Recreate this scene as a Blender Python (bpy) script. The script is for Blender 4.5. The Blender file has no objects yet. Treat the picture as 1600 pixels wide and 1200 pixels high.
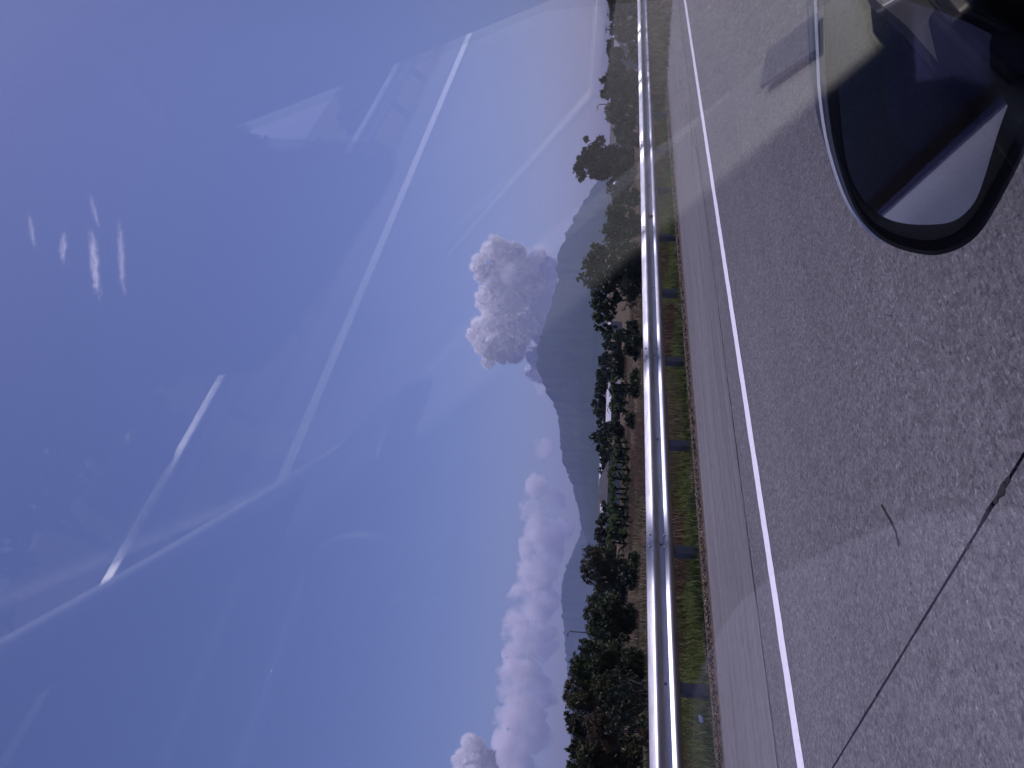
import bpy, bmesh, math, random
import numpy as np
from mathutils import Vector, Matrix, noise

sc = bpy.context.scene
COL = sc.collection
R_ = math.radians

# ------------------------------------------------------------------ camera
# world: X along the carriageway (forward), Y to its left, Z up; eye 1.5 m above the road.
# The phone was held on its side (picture is turned a quarter), looking out of the left front window.
F_PX, CX, CY = 1202.0, 600.0, 800.0
RW = np.array([[0.68697767, 0.11170854, 0.71804101],
               [-0.72562962, 0.05238133, 0.68608881],
               [0.03903004, -0.99235951, 0.11704383]])
EYE = np.array([0.0, 0.0, 1.5])
cam = bpy.data.cameras.new('camera')
cam.lens = 36.0 * F_PX / 1600.0
cam.sensor_width = 36.0
cam.sensor_fit = 'HORIZONTAL'
cam.clip_start = 0.01
cam.clip_end = 90000.0
cam_o = bpy.data.objects.new('camera', cam)
COL.objects.link(cam_o)
c_r = RW @ np.array([0, 1, 0]); c_u = RW @ np.array([1, 0, 0]); c_f = RW @ np.array([0, 0, 1])
m4 = Matrix.Identity(4)
for i in range(3):
    m4[i][0], m4[i][1], m4[i][2], m4[i][3] = c_r[i], c_u[i], -c_f[i], EYE[i]
cam_o.matrix_world = m4
sc.camera = cam_o

# ------------------------------------------------------------------ sky and sun
SUN_AZ, SUN_EL = -29.0, 60.0          # degrees left of the road's direction, elevation
world = bpy.data.worlds.new('World')
sc.world = world
world.use_nodes = True
wn = world.node_tree
bg = wn.nodes['Background']
sky = wn.nodes.new('ShaderNodeTexSky')
sky.sky_type = 'NISHITA'
sky.sun_disc = False
sky.sun_elevation = R_(SUN_EL)
sky.sun_rotation = R_(90 - SUN_AZ)
sky.air_density = 1.0
sky.dust_density = 1.5
sky.ozone_density = 4.0
tint = wn.nodes.new('ShaderNodeMix'); tint.data_type = 'RGBA'; tint.blend_type = 'MULTIPLY'
tint.inputs[0].default_value = 1.0
tint.inputs[7].default_value = (1.0, 0.92, 1.0, 1)
wn.links.new(sky.outputs[0], tint.inputs[6])
wn.links.new(tint.outputs[2], bg.inputs[0])
bg.inputs[1].default_value = 0.120

sun = bpy.data.lights.new('sun', 'SUN')
sun.energy = 5.0
sun.angle = R_(0.53)
sun.color = (1.0, 0.93, 0.84)
sun_o = bpy.data.objects.new('sun', sun)
COL.objects.link(sun_o)
S = Vector((math.cos(R_(SUN_EL)) * math.cos(R_(SUN_AZ)), math.cos(R_(SUN_EL)) * math.sin(R_(SUN_AZ)), math.sin(R_(SUN_EL))))
sun_o.rotation_euler = S.to_track_quat('Z', 'Y').to_euler()
sun_o.location = (0, 0, 40)

sc.view_settings.view_transform = 'Standard'
sc.view_settings.look = 'None'
sc.view_settings.gamma = 1.0
sc.view_settings.exposure = 0.0
sc.view_settings.use_curve_mapping = False
sc.render.engine = 'CYCLES'
sc.cycles.max_bounces = 12
sc.cycles.diffuse_bounces = 10
sc.cycles.transparent_max_bounces = 32
sc.cycles.volume_bounces = 6
sc.cycles.volume_step_rate = 1.0

# ------------------------------------------------------------------ helpers
def pray(x, y):
    """direction through pixel (x, y) of the 1600 x 1200 photograph"""
    return RW @ np.array([((1200 - y) - CX) / F_PX, (x - CY) / F_PX, 1.0])
def on_plane(x, y, z):
    d = pray(x, y); return EYE + d * ((z - EYE[2]) / d[2])
def at_range(x, y, r):
    """point seen at pixel (x, y), r metres away over the ground"""
    d = pray(x, y); return EYE + d * (r / math.hypot(d[0], d[1]))
def az_of(y, x=950):
    d = pray(x, y); return math.atan2(d[1], d[0])

def set_props(o, label=None, cat=None, group=None, kind=None):
    if label: o['label'] = label
    if cat: o['category'] = cat
    if group: o['group'] = group
    if kind: o['kind'] = kind
    return o

def mesh_np(name, V, F, smooth=False):
    """V (n,3); F (m,k) all faces the same size, or a list of tuples"""
    me = bpy.data.meshes.new(name)
    if isinstance(F, np.ndarray):
        V = np.ascontiguousarray(V, dtype=np.float32); F = np.ascontiguousarray(F, dtype=np.int32)
        k = F.shape[1]
        me.vertices.add(len(V)); me.vertices.foreach_set('co', V.ravel())
        me.loops.add(F.size); me.loops.foreach_set('vertex_index', F.ravel())
        me.polygons.add(len(F)); me.polygons.foreach_set('loop_start', np.arange(0, F.size, k, dtype=np.int32))
        me.update(calc_edges=True)
    else:
        me.from_pydata([tuple(map(float, v)) for v in V], [], F)
        me.update()
    if smooth:
        me.polygons.foreach_set('use_smooth', [True] * len(me.polygons))
    return me

def link(name, me, mat, parent=None, loc=(0, 0, 0), rot=(0, 0, 0)):
    o = bpy.data.objects.new(name, me)
    COL.objects.link(o)
    if mat is not None and me is not None and len(me.materials) == 0:
        me.materials.append(mat)
    o.location = loc; o.rotation_euler = rot
    if parent is not None: o.parent = parent
    return o

def empty(name, loc=(0, 0, 0), rz=0.0):
    o = bpy.data.objects.new(name, None)
    COL.objects.link(o)
    o.location = loc; o.rotation_euler = (0, 0, rz); o.empty_display_size = 0.3
    return o

class MB:
    """collects simple shapes into one mesh"""
    def __init__(s): s.v = []; s.f = []
    def add(s, V, F):
        n = len(s.v); s.v += [tuple(map(float, p)) for p in V]; s.f += [tuple(i + n for i in q) for q in F]; return s
    def box(s, a, b):
        (x0, y0, z0), (x1, y1, z1) = a, b
        V = [(x0, y0, z0), (x1, y0, z0), (x1, y1, z0), (x0, y1, z0), (x0, y0, z1), (x1, y0, z1), (x1, y1, z1), (x0, y1, z1)]
        return s.add(V, [(0, 3, 2, 1), (4, 5, 6, 7), (0, 1, 5, 4), (1, 2, 6, 5), (2, 3, 7, 6), (3, 0, 4, 7)])
    def tube(s, pts, rad, n=8, cap=True):
        pts = [Vector(p) for p in pts]
        if not hasattr(rad, '__len__'): rad = [rad] * len(pts)
        b = len(s.v); ref = None
        for i, p in enumerate(pts):
            t = (pts[min(i + 1, len(pts) - 1)] - pts[max(i - 1, 0)]).normalized()
            if ref is None:
                ref = t.orthogonal().normalized()
            ref = (ref - t * ref.dot(t)).normalized(); q = t.cross(ref)
            for k in range(n):
                a = 2 * math.pi * k / n
                s.v.append(tuple(p + (ref * math.cos(a) + q * math.sin(a)) * rad[i]))
        for i in range(len(pts) - 1):
            for k in range(n):
                s.f.append((b + i * n + k, b + i * n + (k + 1) % n, b + (i + 1) * n + (k + 1) % n, b + (i + 1) * n + k))
        if cap:
            s.f.append(tuple(b + k for k in range(n))[::-1]); s.f.append(tuple(b + (len(pts) - 1) * n + k for k in range(n)))
        return s
    def prism(s, poly, vec):
        """closed polygon (list of 3D points) swept by vec"""
        n = len(poly); vec = Vector(vec); P = [Vector(p) for p in poly]
        V = P + [p + vec for p in P]
        F = [tuple(range(n))[::-1], tuple(range(n, 2 * n))] + [(i, (i + 1) % n, n + (i + 1) % n, n + i) for i in range(n)]
        return s.add(V, F)
    def build(s, name, mat, parent=None, origin=(0, 0, 0), bevel=0.0, segs=2, smooth=False):
        bm = bmesh.new()
        vs = [bm.verts.new((p[0] - origin[0], p[1] - origin[1], p[2] - origin[2])) for p in s.v]
        for q in s.f:
            try: bm.faces.new([vs[i] for i in q])
            except ValueError: pass
        bmesh.ops.recalc_face_normals(bm, faces=bm.faces)
        if bevel > 0:
            bmesh.ops.bevel(bm, geom=[e for e in bm.edges if len(e.link_faces) == 2 and e.calc_face_angle(0) > 0.6],
                            offset=bevel, segments=segs, profile=0.6, affect='EDGES', clamp_overlap=True)
        me = bpy.data.meshes.new(name); bm.to_mesh(me); bm.free()
        if smooth or bevel > 0:
            me.polygons.foreach_set('use_smooth', [True] * len(me.polygons))
            try: me.set_sharp_from_angle(angle=R_(50))
            except Exception: pass
        return link(name, me, mat, parent)

# ------------------------------------------------------------------ materials
MATS = {}
def new_mat(name):
    m = bpy.data.materials.new(name); m.use_nodes = True; MATS[name] = m
    nt = m.node_tree; b = nt.nodes.get('Principled BSDF')
    return m, nt, b
def nd(nt, t, **kw):
    n = nt.nodes.new(t)
    for k, v in kw.items():
        if hasattr(n, k): setattr(n, k, v)
        else: n.inputs[k.replace('_', ' ')].default_value = v
    return n
def coords(nt, scale=(1, 1, 1), world_space=True, rot=(0, 0, 0)):
    mp = nt.nodes.new('ShaderNodeMapping'); mp.inputs['Scale'].default_value = scale; mp.inputs['Rotation'].default_value = rot
    if world_space:
        g = nt.nodes.new('ShaderNodeNewGeometry'); nt.links.new(g.outputs['Position'], mp.inputs[0])
    else:
        g = nt.nodes.new('ShaderNodeTexCoord'); nt.links.new(g.outputs['Object'], mp.inputs[0])
    return mp.outputs[0]
def noise_n(nt, vec, scale, detail=4, rough=0.55, dist=0.0):
    n = nt.nodes.new('ShaderNodeTexNoise'); n.inputs['Scale'].default_value = scale
    n.inputs['Detail'].default_value = detail; n.inputs['Roughness'].default_value = rough; n.inputs['Distortion'].default_value = dist
    nt.links.new(vec, n.inputs['Vector']); return n.outputs['Fac']
def ramp(nt, fac, stops):
    r = nt.nodes.new('ShaderNodeValToRGB')
    el = r.color_ramp.elements
    while len(el) < len(stops): el.new(0.5)
    for e, (p, c) in zip(el, stops):
        e.position = p; e.color = (*c, 1) if len(c) == 3 else c
    nt.links.new(fac, r.inputs[0]); return r.outputs[0]
def mixc(nt, a, b, fac, mode='MIX'):
    m = nt.nodes.new('ShaderNodeMix'); m.data_type = 'RGBA'; m.blend_type = mode
    for s, v in ((0, fac), (6, a), (7, b)):
        if hasattr(v, 'is_output'): nt.links.new(v, m.inputs[s])
        elif s == 0: m.inputs[0].default_value = v
        else: m.inputs[s].default_value = (*v, 1)
    return m.outputs[2]
def bump(nt, b, h, strength, dist):
    n = nt.nodes.new('ShaderNodeBump'); n.inputs['Strength'].default_value = strength; n.inputs['Distance'].default_value = dist
    nt.links.new(h, n.inputs['Height']); nt.links.new(n.outputs[0], b.inputs['Normal'])
def math_n(nt, op, a, b=None, clamp=False):
    m = nt.nodes.new('ShaderNodeMath'); m.operation = op; m.use_clamp = clamp
    for i, v in ((0, a), (1, b)):
        if v is None: continue
        if hasattr(v, 'is_output'): nt.links.new(v, m.inputs[i])
        else: m.inputs[i].default_value = v
    return m.outputs[0]
def simple(name, col, rough=0.6, metal=0.0, var=0.15, vscale=3.0, spec=0.5, coat=0.0, world_space=False):
    m, nt, b = new_mat(name)
    v = coords(nt, world_space=world_space)
    f = noise_n(nt, v, vscale, 5)
    lo = tuple(c * (1 - var) for c in col); hi = tuple(min(1, c * (1 + var)) for c in col)
    nt.links.new(ramp(nt, f, [(0.3, lo), (0.7, hi)]), b.inputs['Base Color'])
    b.inputs['Roughness'].default_value = rough; b.inputs['Metallic'].default_value = metal
    b.inputs['Specular IOR Level'].default_value = spec; b.inputs['Coat Weight'].default_value = coat
    return m

# --- carriageway: worn, coarse-textured concrete with exposed aggregate
def mat_road(name, base, shoulder=False):
    m, nt, b = new_mat(name)
    v = coords(nt)
    vs = coords(nt, (0.16, 1.0, 1.0))
    vl = coords(nt, (1.0, 2.1, 1.0))
    big = noise_n(nt, vs, 0.55, 6, 0.65)
    mid = noise_n(nt, v, 7.0, 6, 0.65)
    fine = noise_n(nt, v, 70.0, 4, 0.75)
    blotch = noise_n(nt, vl, 27.0, 5, 0.66, 0.5)
    c0 = ramp(nt, big, [(0.25, tuple(c * 0.80 for c in base)), (0.5, base), (0.75, tuple(c * 1.16 for c in base))])
    c1 = mixc(nt, c0, ramp(nt, mid, [(0.3, (0.87, 0.86, 0.87)), (0.5, (1, 1, 1)), (0.72, (1.12, 1.12, 1.13))]), 1.0, 'MULTIPLY')
    c2 = mixc(nt, c1, ramp(nt, fine, [(0.25, (0.6, 0.6, 0.6)), (0.5, (1, 1, 1)), (0.76, (1.55, 1.55, 1.58))]), 0.9 if not shoulder else 0.55, 'MULTIPLY')
    if not shoulder:
        pits = ramp(nt, blotch, [(0.31, (0.16, 0.15, 0.17)), (0.42, (0.90, 0.90, 0.90)), (0.58, (1, 1, 1)), (0.71, (2.2, 2.18, 2.2))])
        c3 = mixc(nt, c2, pits, 1.0, 'MULTIPLY')
        vo = nt.nodes.new('ShaderNodeTexVoronoi'); vo.inputs['Scale'].default_value = 42.0
        nt.links.new(v, vo.inputs['Vector'])
        stones = ramp(nt, vo.outputs['Color'], [(0.12, (0.68, 0.68, 0.7)), (0.5, (1, 1, 1)), (0.85, (1.32, 1.3, 1.3))])
        c3 = mixc(nt, c3, stones, 0.85, 'MULTIPLY')
    else:
        streak = noise_n(nt, coords(nt, (0.10, 3.2, 1.0)), 2.2, 6, 0.7)
        c3 = mixc(nt, c2, ramp(nt, streak, [(0.3, (0.66, 0.63, 0.62)), (0.5, (1, 1, 1)), (0.72, (1.28, 1.27, 1.27))]), 0.9, 'MULTIPLY')
        comb = nt.nodes.new('ShaderNodeTexWave'); comb.wave_type = 'BANDS'; comb.bands_direction = 'X'
        comb.inputs['Scale'].default_value = 13.0; comb.inputs['Distortion'].default_value = 0.6
        nt.links.new(v, comb.inputs['Vector'])
        c3 = mixc(nt, c3, ramp(nt, comb.outputs['Fac'], [(0.2, (0.86, 0.86, 0.86)), (0.8, (1.06, 1.06, 1.06))]), 0.5, 'MULTIPLY')
    nt.links.new(c3, b.inputs['Base Color'])
    b.inputs['Roughness'].default_value = 0.82
    b.inputs['Specular IOR Level'].default_value = 0.3
    h = math_n(nt, 'ADD', math_n(nt, 'MULTIPLY', blotch, 1.0), math_n(nt, 'MULTIPLY', fine, 0.5))
    bump(nt, b, h, 0.9 if not shoulder else 0.4, 0.012 if not shoulder else 0.006)
    return m
M_ROAD = mat_road('weathered_concrete', (0.132, 0.126, 0.128))
M_SHOULDER = mat_road('shoulder_concrete', (0.142, 0.134, 0.133), True)
M_CRACK = simple('bitumen_filled_joint', (0.012, 0.011, 0.013), 0.9, var=0.4, vscale=30)
# worn white paint
M_PAINT, nt, b = new_mat('worn_white_paint')
v = coords(nt)
nt.links.new(ramp(nt, noise_n(nt, v, 22, 6, 0.7), [(0.27, (0.42, 0.41, 0.42)), (0.42, (0.76, 0.75, 0.76)), (0.7, (0.82, 0.81, 0.82))]), b.inputs['Base Color'])
b.inputs['Roughness'].default_value = 0.6
# soil and field
def mat_ground():
    m, nt, b = new_mat('field_soil')
    v = coords(nt)
    big = noise_n(nt, coords(nt, (0.35, 1, 1), rot=(0, 0, 0.75)), 0.05, 6, 0.62)
    mid = noise_n(nt, v, 0.7, 6, 0.7)
    c = ramp(nt, big, [(0.28, (0.060, 0.068, 0.028)), (0.42, (0.095, 0.080, 0.044)), (0.52, (0.110, 0.076, 0.054)), (0.62, (0.105, 0.086, 0.050)), (0.75, (0.064, 0.070, 0.032))])
    c = mixc(nt, c, ramp(nt, mid, [(0.25, (0.5, 0.5, 0.5)), (0.5, (1, 1, 1)), (0.75, (1.45, 1.4, 1.3))]), 0.9, 'MULTIPLY')
    nt.links.new(c, b.inputs['Base Color']); b.inputs['Roughness'].default_value = 0.95
    b.inputs['Specular IOR Level'].default_value = 0.1
    bump(nt, b, mid, 1.0, 0.3)
    return m
M_GROUND = mat_ground()
M_LITTER_SOIL = simple('littered_soil', (0.075, 0.058, 0.042), 0.95, var=0.5, vscale=14, world_space=True)
# galvanised steel
M_GALV, nt, b = new_mat('galvanised_steel')
v = coords(nt)
fr = noise_n(nt, coords(nt, (0.4, 1, 3)), 6, 5, 0.65)
nt.links.new(ramp(nt, fr, [(0.3, (0.40, 0.40, 0.40)), (0.6, (0.54, 0.54, 0.54)), (0.8, (0.62, 0.62, 0.62))]), b.inputs['Base Color'])
b.inputs['Metallic'].default_value = 0.9
nt.links.new(ramp(nt, fr, [(0.2, (0.42,) * 3), (0.8, (0.54,) * 3)]), b.inputs['Roughness'])
M_POST = simple('weathered_zinc_post', (0.12, 0.12, 0.125), 0.6, 0.25, 0.25, 9)
M_BOLT = simple('dark_bolt', (0.10, 0.10, 0.10), 0.5, 0.6)
M_RED = simple('red_reflector_plastic', (0.28, 0.015, 0.02), 0.35)
# leaves
def mat_leaf(name, lo, hi, scale=0.6, trans=0.25, rough=0.55):
    m = bpy.data.materials.new(name); m.use_nodes = True; nt = m.node_tree
    out = nt.nodes['Material Output']; b = nt.nodes['Principled BSDF']
    v = coords(nt)
    f = noise_n(nt, v, scale, 5, 0.7); f2 = noise_n(nt, v, scale * 9, 2)
    c = ramp(nt, f, [(0.3, lo), (0.7, hi)])
    c = mixc(nt, c, ramp(nt, f2, [(0.3, (0.62, 0.66, 0.6)), (0.7, (1.3, 1.25, 1.1))]), 0.8, 'MULTIPLY')
    nt.links.new(c, b.inputs['Base Color']); b.inputs['Roughness'].default_value = rough
    b.inputs['Specular IOR Level'].default_value = 0.4
    t = nt.nodes.new('ShaderNodeBsdfTranslucent'); nt.links.new(c, t.inputs['Color'])
    mx = nt.nodes.new('ShaderNodeMixShader'); mx.inputs[0].default_value = trans
    nt.links.new(b.outputs[0], mx.inputs[1]); nt.links.new(t.outputs[0], mx.inputs[2]); nt.links.new(mx.outputs[0], out.inputs['Surface'])
    return m
M_LEAF = mat_leaf('broad_leaves', (0.020, 0.034, 0.012), (0.050, 0.072, 0.022))
M_LEAF_D = mat_leaf('dark_leaves', (0.012, 0.022, 0.012), (0.030, 0.046, 0.020))
M_LEAF_O = mat_leaf('olive_leaves', (0.030, 0.036, 0.014), (0.064, 0.066, 0.026))
M_LEAF_B = mat_leaf('dry_brown_leaves', (0.050, 0.036, 0.020), (0.095, 0.068, 0.034))
M_BANANA = mat_leaf('banana_leaves', (0.014, 0.024, 0.010), (0.034, 0.050, 0.018), 0.4, 0.25, 0.7)
M_BANANA.node_tree.nodes['Principled BSDF'].inputs['Specular IOR Level'].default_value = 0.1
M_GRASS = mat_leaf('verge_grass', (0.095, 0.125, 0.036), (0.220, 0.250, 0.090), 2.2, 0.5)
M_DRY = mat_leaf('dry_grass', (0.110, 0.092, 0.054), (0.200, 0.168, 0.098), 0.5, 0.35)
M_WEED = mat_leaf('reddish_weeds', (0.130, 0.080, 0.058), (0.210, 0.135, 0.098), 0.4, 0.3)
M_LEAFLIT = mat_leaf('fallen_leaves', (0.070, 0.046, 0.030), (0.150, 0.100, 0.068), 5, 0.1)
M_BARK = simple('bark', (0.060, 0.048, 0.038), 0.9, var=0.4, vscale=6)
# hills
M_HILL, nt, b = new_mat('forested_slope')
hb = noise_n(nt, coords(nt), 0.0022, 8, 0.68)
nt.links.new(ramp(nt, hb, [(0.3, (0.016, 0.026, 0.014)), (0.55, (0.028, 0.040, 0.020)), (0.75, (0.046, 0.054, 0.030))]), b.inputs['Base Color'])
b.inputs['Roughness'].default_value = 0.95; b.inputs['Specular IOR Level'].default_value = 0.05
# buildings
M_WHITE_ROOF = simple('white_metal_roof', (0.50, 0.50, 0.52), 0.45, 0.1, 0.08, 1.5)
M_GREY_ROOF = simple('grey_roof_sheet', (0.20, 0.20, 0.22), 0.7, var=0.2)
M_DARK_ROOF = simple('dark_roof_tiles', (0.055, 0.052, 0.058), 0.8, var=0.25)
M_WALL = simple('plaster_wall', (0.30, 0.30, 0.30), 0.9, var=0.15)
M_DARKGLASS = simple('window_glass_far', (0.02, 0.022, 0.026), 0.15)
M_POLE = simple('concrete_pole', (0.10, 0.10, 0.11), 0.85)
M_LITTER = simple('white_plastic', (0.75, 0.75, 0.76), 0.5)
# car
def mat_glass(name, colour):
    """clear sheet: mirror-like share from both sides' Fresnel reflection, the rest passes tinted"""
    m = bpy.data.materials.new(name); m.use_nodes = True; nt = m.node_tree
    out = nt.nodes['Material Output']; nt.nodes.remove(nt.nodes['Principled BSDF'])
    g = nt.nodes.new('ShaderNodeNewGeometry')
    dt = nt.nodes.new('ShaderNodeVectorMath'); dt.operation = 'DOT_PRODUCT'
    nt.links.new(g.outputs['Normal'], dt.inputs[0]); nt.links.new(g.outputs['Incoming'], dt.inputs[1])
    c = math_n(nt, 'ABSOLUTE', dt.outputs['Value'])
    k = math_n(nt, 'POWER', math_n(nt, 'SUBTRACT', 1.0, c, True), 5.0)
    r = math_n(nt, 'ADD', math_n(nt, 'MULTIPLY', k, 0.96), 0.04)
    tr = nt.nodes.new('ShaderNodeBsdfTransparent'); tr.inputs[0].default_value = (*colour, 1)
    gl = nt.nodes.new('ShaderNodeBsdfGlossy'); gl.inputs['Roughness'].default_value = 0.0; gl.inputs['Color'].default_value = (1, 1, 1, 1)
    mx = nt.nodes.new('ShaderNodeMixShader')
    nt.links.new(r, mx.inputs[0]); nt.links.new(tr.outputs[0], mx.inputs[1]); nt.links.new(gl.outputs[0], mx.inputs[2])
    nt.links.new(mx.outputs[0], out.inputs['Surface'])
    return m
M_PANE = mat_glass('violet_tinted_glass', (0.78, 0.775, 0.90))
M_SCREEN = mat_glass('windscreen_glass', (0.985, 0.99, 0.988))
M_PRIVACY = mat_glass('privacy_glass', (0.25, 0.26, 0.28))
M_DASH, nt, b = new_mat('grained_grey_plastic')
gv = noise_n(nt, coords(nt), 260, 3, 0.6)
nt.links.new(ramp(nt, gv, [(0.3, (0.10, 0.105, 0.095)), (0.7, (0.18, 0.185, 0.17))]), b.inputs['Base Color'])
b.inputs['Roughness'].default_value = 0.6
bump(nt, b, gv, 0.6, 0.001)
M_BLACK = simple('black_plastic', (0.012, 0.012, 0.014), 0.45, var=0.2, vscale=40)
M_TRIM = simple('light_grey_trim', (0.66, 0.66, 0.67), 0.7, var=0.08, vscale=20)
M_STREAK = simple('pale_streak_paint', (0.78, 0.76, 0.72), 0.5)
M_LINING = simple('grey_headliner', (0.40, 0.40, 0.42), 0.95, var=0.06, vscale=60)
M_SILVER = simple('white_paint', (0.78, 0.78, 0.80), 0.3, 0.0, 0.04, 30, coat=0.5)
M_SEAT = simple('dark_seat_cloth', (0.05, 0.05, 0.06), 0.95, var=0.15, vscale=60)
M_MOUND = simple('pale_violet_cloth', (0.19, 0.19, 0.29), 0.95, var=0.25, vscale=14)
M_MIRROR, nt, b = new_mat('mirror_glass')
b.inputs['Base Color'].default_value = (0.26, 0.275, 0.31, 1); b.inputs['Metallic'].default_value = 1.0; b.inputs['Roughness'].default_value = 0.02
M_RUBBER = simple('dark_rubber', (0.02, 0.02, 0.02), 0.8)

# ================================================================== ground, road
def gz(x, y):
    """ground height: the road stands on a low embankment, fields about 3 m below"""
    a = y if y > 0 else -y * 1.0
    if a < 11.6: return -0.05
    t = min(1.0, (a - 11.6) / 7.5); t = t * t * (3 - 2 * t)
    low = -3.0 if y > 0 else -0.6
    far = math.hypot(x, y)
    wob = 0.0 if far > 4000 else 0.35 * noise.noise((x * 0.02, y * 0.02, 3.1)) + 0.12 * noise.noise((x * 0.11, y * 0.11, 7.7))
    return -0.05 + (low + 0.05 + wob) * t

def axis_vals(fine):
    s = list(fine); v = fine[-1]; d = 3.0
    while v < 11000: v += d; d *= 1.22; s.append(v)
    v = fine[0]; d = 3.0
    while v > -11000: v -= d; d *= 1.22; s.insert(0, v)
    return s
gx = axis_vals(list(np.arange(-30, 130, 2.5)))
gy = axis_vals(list(np.arange(-20, -8, 1.0)) + [-8, -4, 0, 4, 8, 8.8] + list(np.arange(9.2, 22, 0.7)) + list(np.arange(23, 140, 2.5)))
V = np.array([(x, y, gz(x, y)) for y in gy for x in gx])
nx = len(gx)
F = np.array([(j * nx + i, j * nx + i + 1, (j + 1) * nx + i + 1, (j + 1) * nx + i) for j in range(len(gy) - 1) for i in range(nx - 1)])
set_props(link('ground', mesh_np('ground', V, F, True), M_GROUND), 'brown and green field below the road embankment', None, None, 'structure')

# carriageway: concrete slabs with an open transverse joint 2 m ahead of the eye
rng = random.Random(4)
road = empty('road', (0, 0, -0.25)); set_props(road, 'grey worn concrete carriageway of the highway', None, None, 'structure')
road_bed = MB().box((-120, -8.0, -0.25), (300, 9.06, -0.014)).build('joint_filler', M_CRACK, road, (0, 0, -0.25))
def slab(x0, x1, y0, y1, mat, name):
    # long edges slightly uneven
    n = max(2, int((x1 - x0) / 0.25)) if x1 - x0 < 60 else 8
    pts = [(x0 + (x1 - x0) * i / n, y0) for i in range(n + 1)]
    m = max(2, int((y1 - y0) / 0.12)) if x1 - x0 < 60 else 2
    def jit(): return rng.uniform(-0.004, 0.004) if rng.random() > 0.04 else rng.uniform(-0.002, 0.016)
    out = [(x0 + (x1 - x0) * i / n, y0 + jit()) for i in range(n)]
    out += [(x1 - abs(jit()), y0 + (y1 - y0) * i / m) for i in range(m)]
    out += [(x1 - (x1 - x0) * i / n, y1 - abs(jit())) for i in range(n)]
    out += [(x0 + abs(jit()), y1 - (y1 - y0) * i / m) for i in range(m)]
    return MB().prism([(x, y, -0.012) for x, y in out], (0, 0, 0.012)).build(name, mat, road, (0, 0, -0.25))
for x0, x1 in ((-120, -13.0), (-12.99, 1.995), (2.008, 33.0), (33.02, 300)):
    slab(x0, x1, -8.0, 6.485, M_ROAD, 'slab')
for x0, x1 in ((-120, -13.0), (-12.99, 33.0), (33.02, 300)):
    slab(x0, x1, 6.50, 9.05, M_SHOULDER, 'shoulder_slab')
# painted edge lines, ragged by wear
def line_mesh(y0, y1, x0, x1, step):
    xs = np.arange(x0, x1 + step, step); V = []
    for x in xs:
        V += [(x, y0 + rng.uniform(-0.006, 0.006), 0.004), (x, y1 + rng.uniform(-0.006, 0.006), 0.004)]
    F = np.array([(2 * i, 2 * i + 2, 2 * i + 3, 2 * i + 1) for i in range(len(xs) - 1)])
    return mesh_np('edge_line', np.array(V), F)
link('edge_line', line_mesh(5.72, 5.90, -30, 160, 0.12), M_PAINT, road, (0, 0, 0.25))
link('edge_line', line_mesh(-6.43, -6.05, -30, 160, 0.3), M_PAINT, road, (0, 0, 0.25))
# hairline cracks: thin jagged sealant strips on the surface
def crack(pts, w, name='crack'):
    V = []; 
    for i, (x, y) in enumerate(pts):
        k = w * rng.uniform(0.4, 1.3)
        V += [(x, y - k, 0.003), (x, y + k, 0.003)]
    F = np.array([(2 * i, 2 * i + 2, 2 * i + 3, 2 * i + 1) for i in range(len(pts) - 1)])
    link(name, mesh_np(name, np.array(V), F), M_CRACK, road, (0, 0, 0.25))
def wander(x0, y0, x1, y1, n, amp):
    y = 0; out = []
    for i in range(n + 1):
        t = i / n; y += rng.uniform(-amp, amp); out.append((x0 + (x1 - x0) * t, y0 + (y1 - y0) * t + y))
    return out
crack(wander(-4, 6.49, 40, 6.49, 320, 0.004), 0.007)
crack(wander(12.5, 6.55, 18.5, 7.3, 40, 0.03), 0.008)
crack(wander(13.5, 7.1, 15.6, 6.6, 20, 0.03), 0.014)
# short dark scar beside the joint and sealant blobs on it
crack([(2.42, 3.32), (2.50, 3.31), (2.58, 3.33), (2.66, 3.36), (2.72, 3.38)], 0.012)
for yy, rr in ((2.36, 0.028), (2.31, 0.02), (2.42, 0.018), (2.72, 0.016), (3.52, 0.013), (4.1, 0.012)):
    k = 10
    poly = [(2.0 + rr * rng.uniform(0.5, 0.9) * math.cos(2 * math.pi * i / k), yy + rr * rng.uniform(0.9, 1.9) * math.sin(2 * math.pi * i / k), 0.0025) for i in range(k)]
    link('crack', mesh_np('crack', poly, [tuple(range(k))]), M_CRACK, road, (0, 0, 0.25))

# verge: strip of soil and litter along the concrete
xs = np.arange(-30, 90, 0.2)
V = []
for x in xs:
    e = 9.02 + 0.05 * noise.noise((x * 0.9, 0, 0)) + 0.05 * noise.noise((x * 3.1, 5, 0))
    V += [(x, e - 0.03, 0.002), (x, e + 0.05, 0.018 + 0.012 * noise.noise((x * 4, 1, 0))), (x, 9.32, 0.03 + 0.02 * noise.noise((x * 2, 3, 0))), (x, 9.9, -0.02), (x, 11.2, -0.06)]
F = np.array([(5 * i + k, 5 * i + 5 + k, 5 * i + 6 + k, 5 * i + 1 + k) for i in range(len(xs) - 1) for k in range(4)])
set_props(link('verge', mesh_np('verge', np.array(V), F, True), M_LITTER_SOIL), 'strip of bare soil along the shoulder edge', None, None, 'structure')

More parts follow.
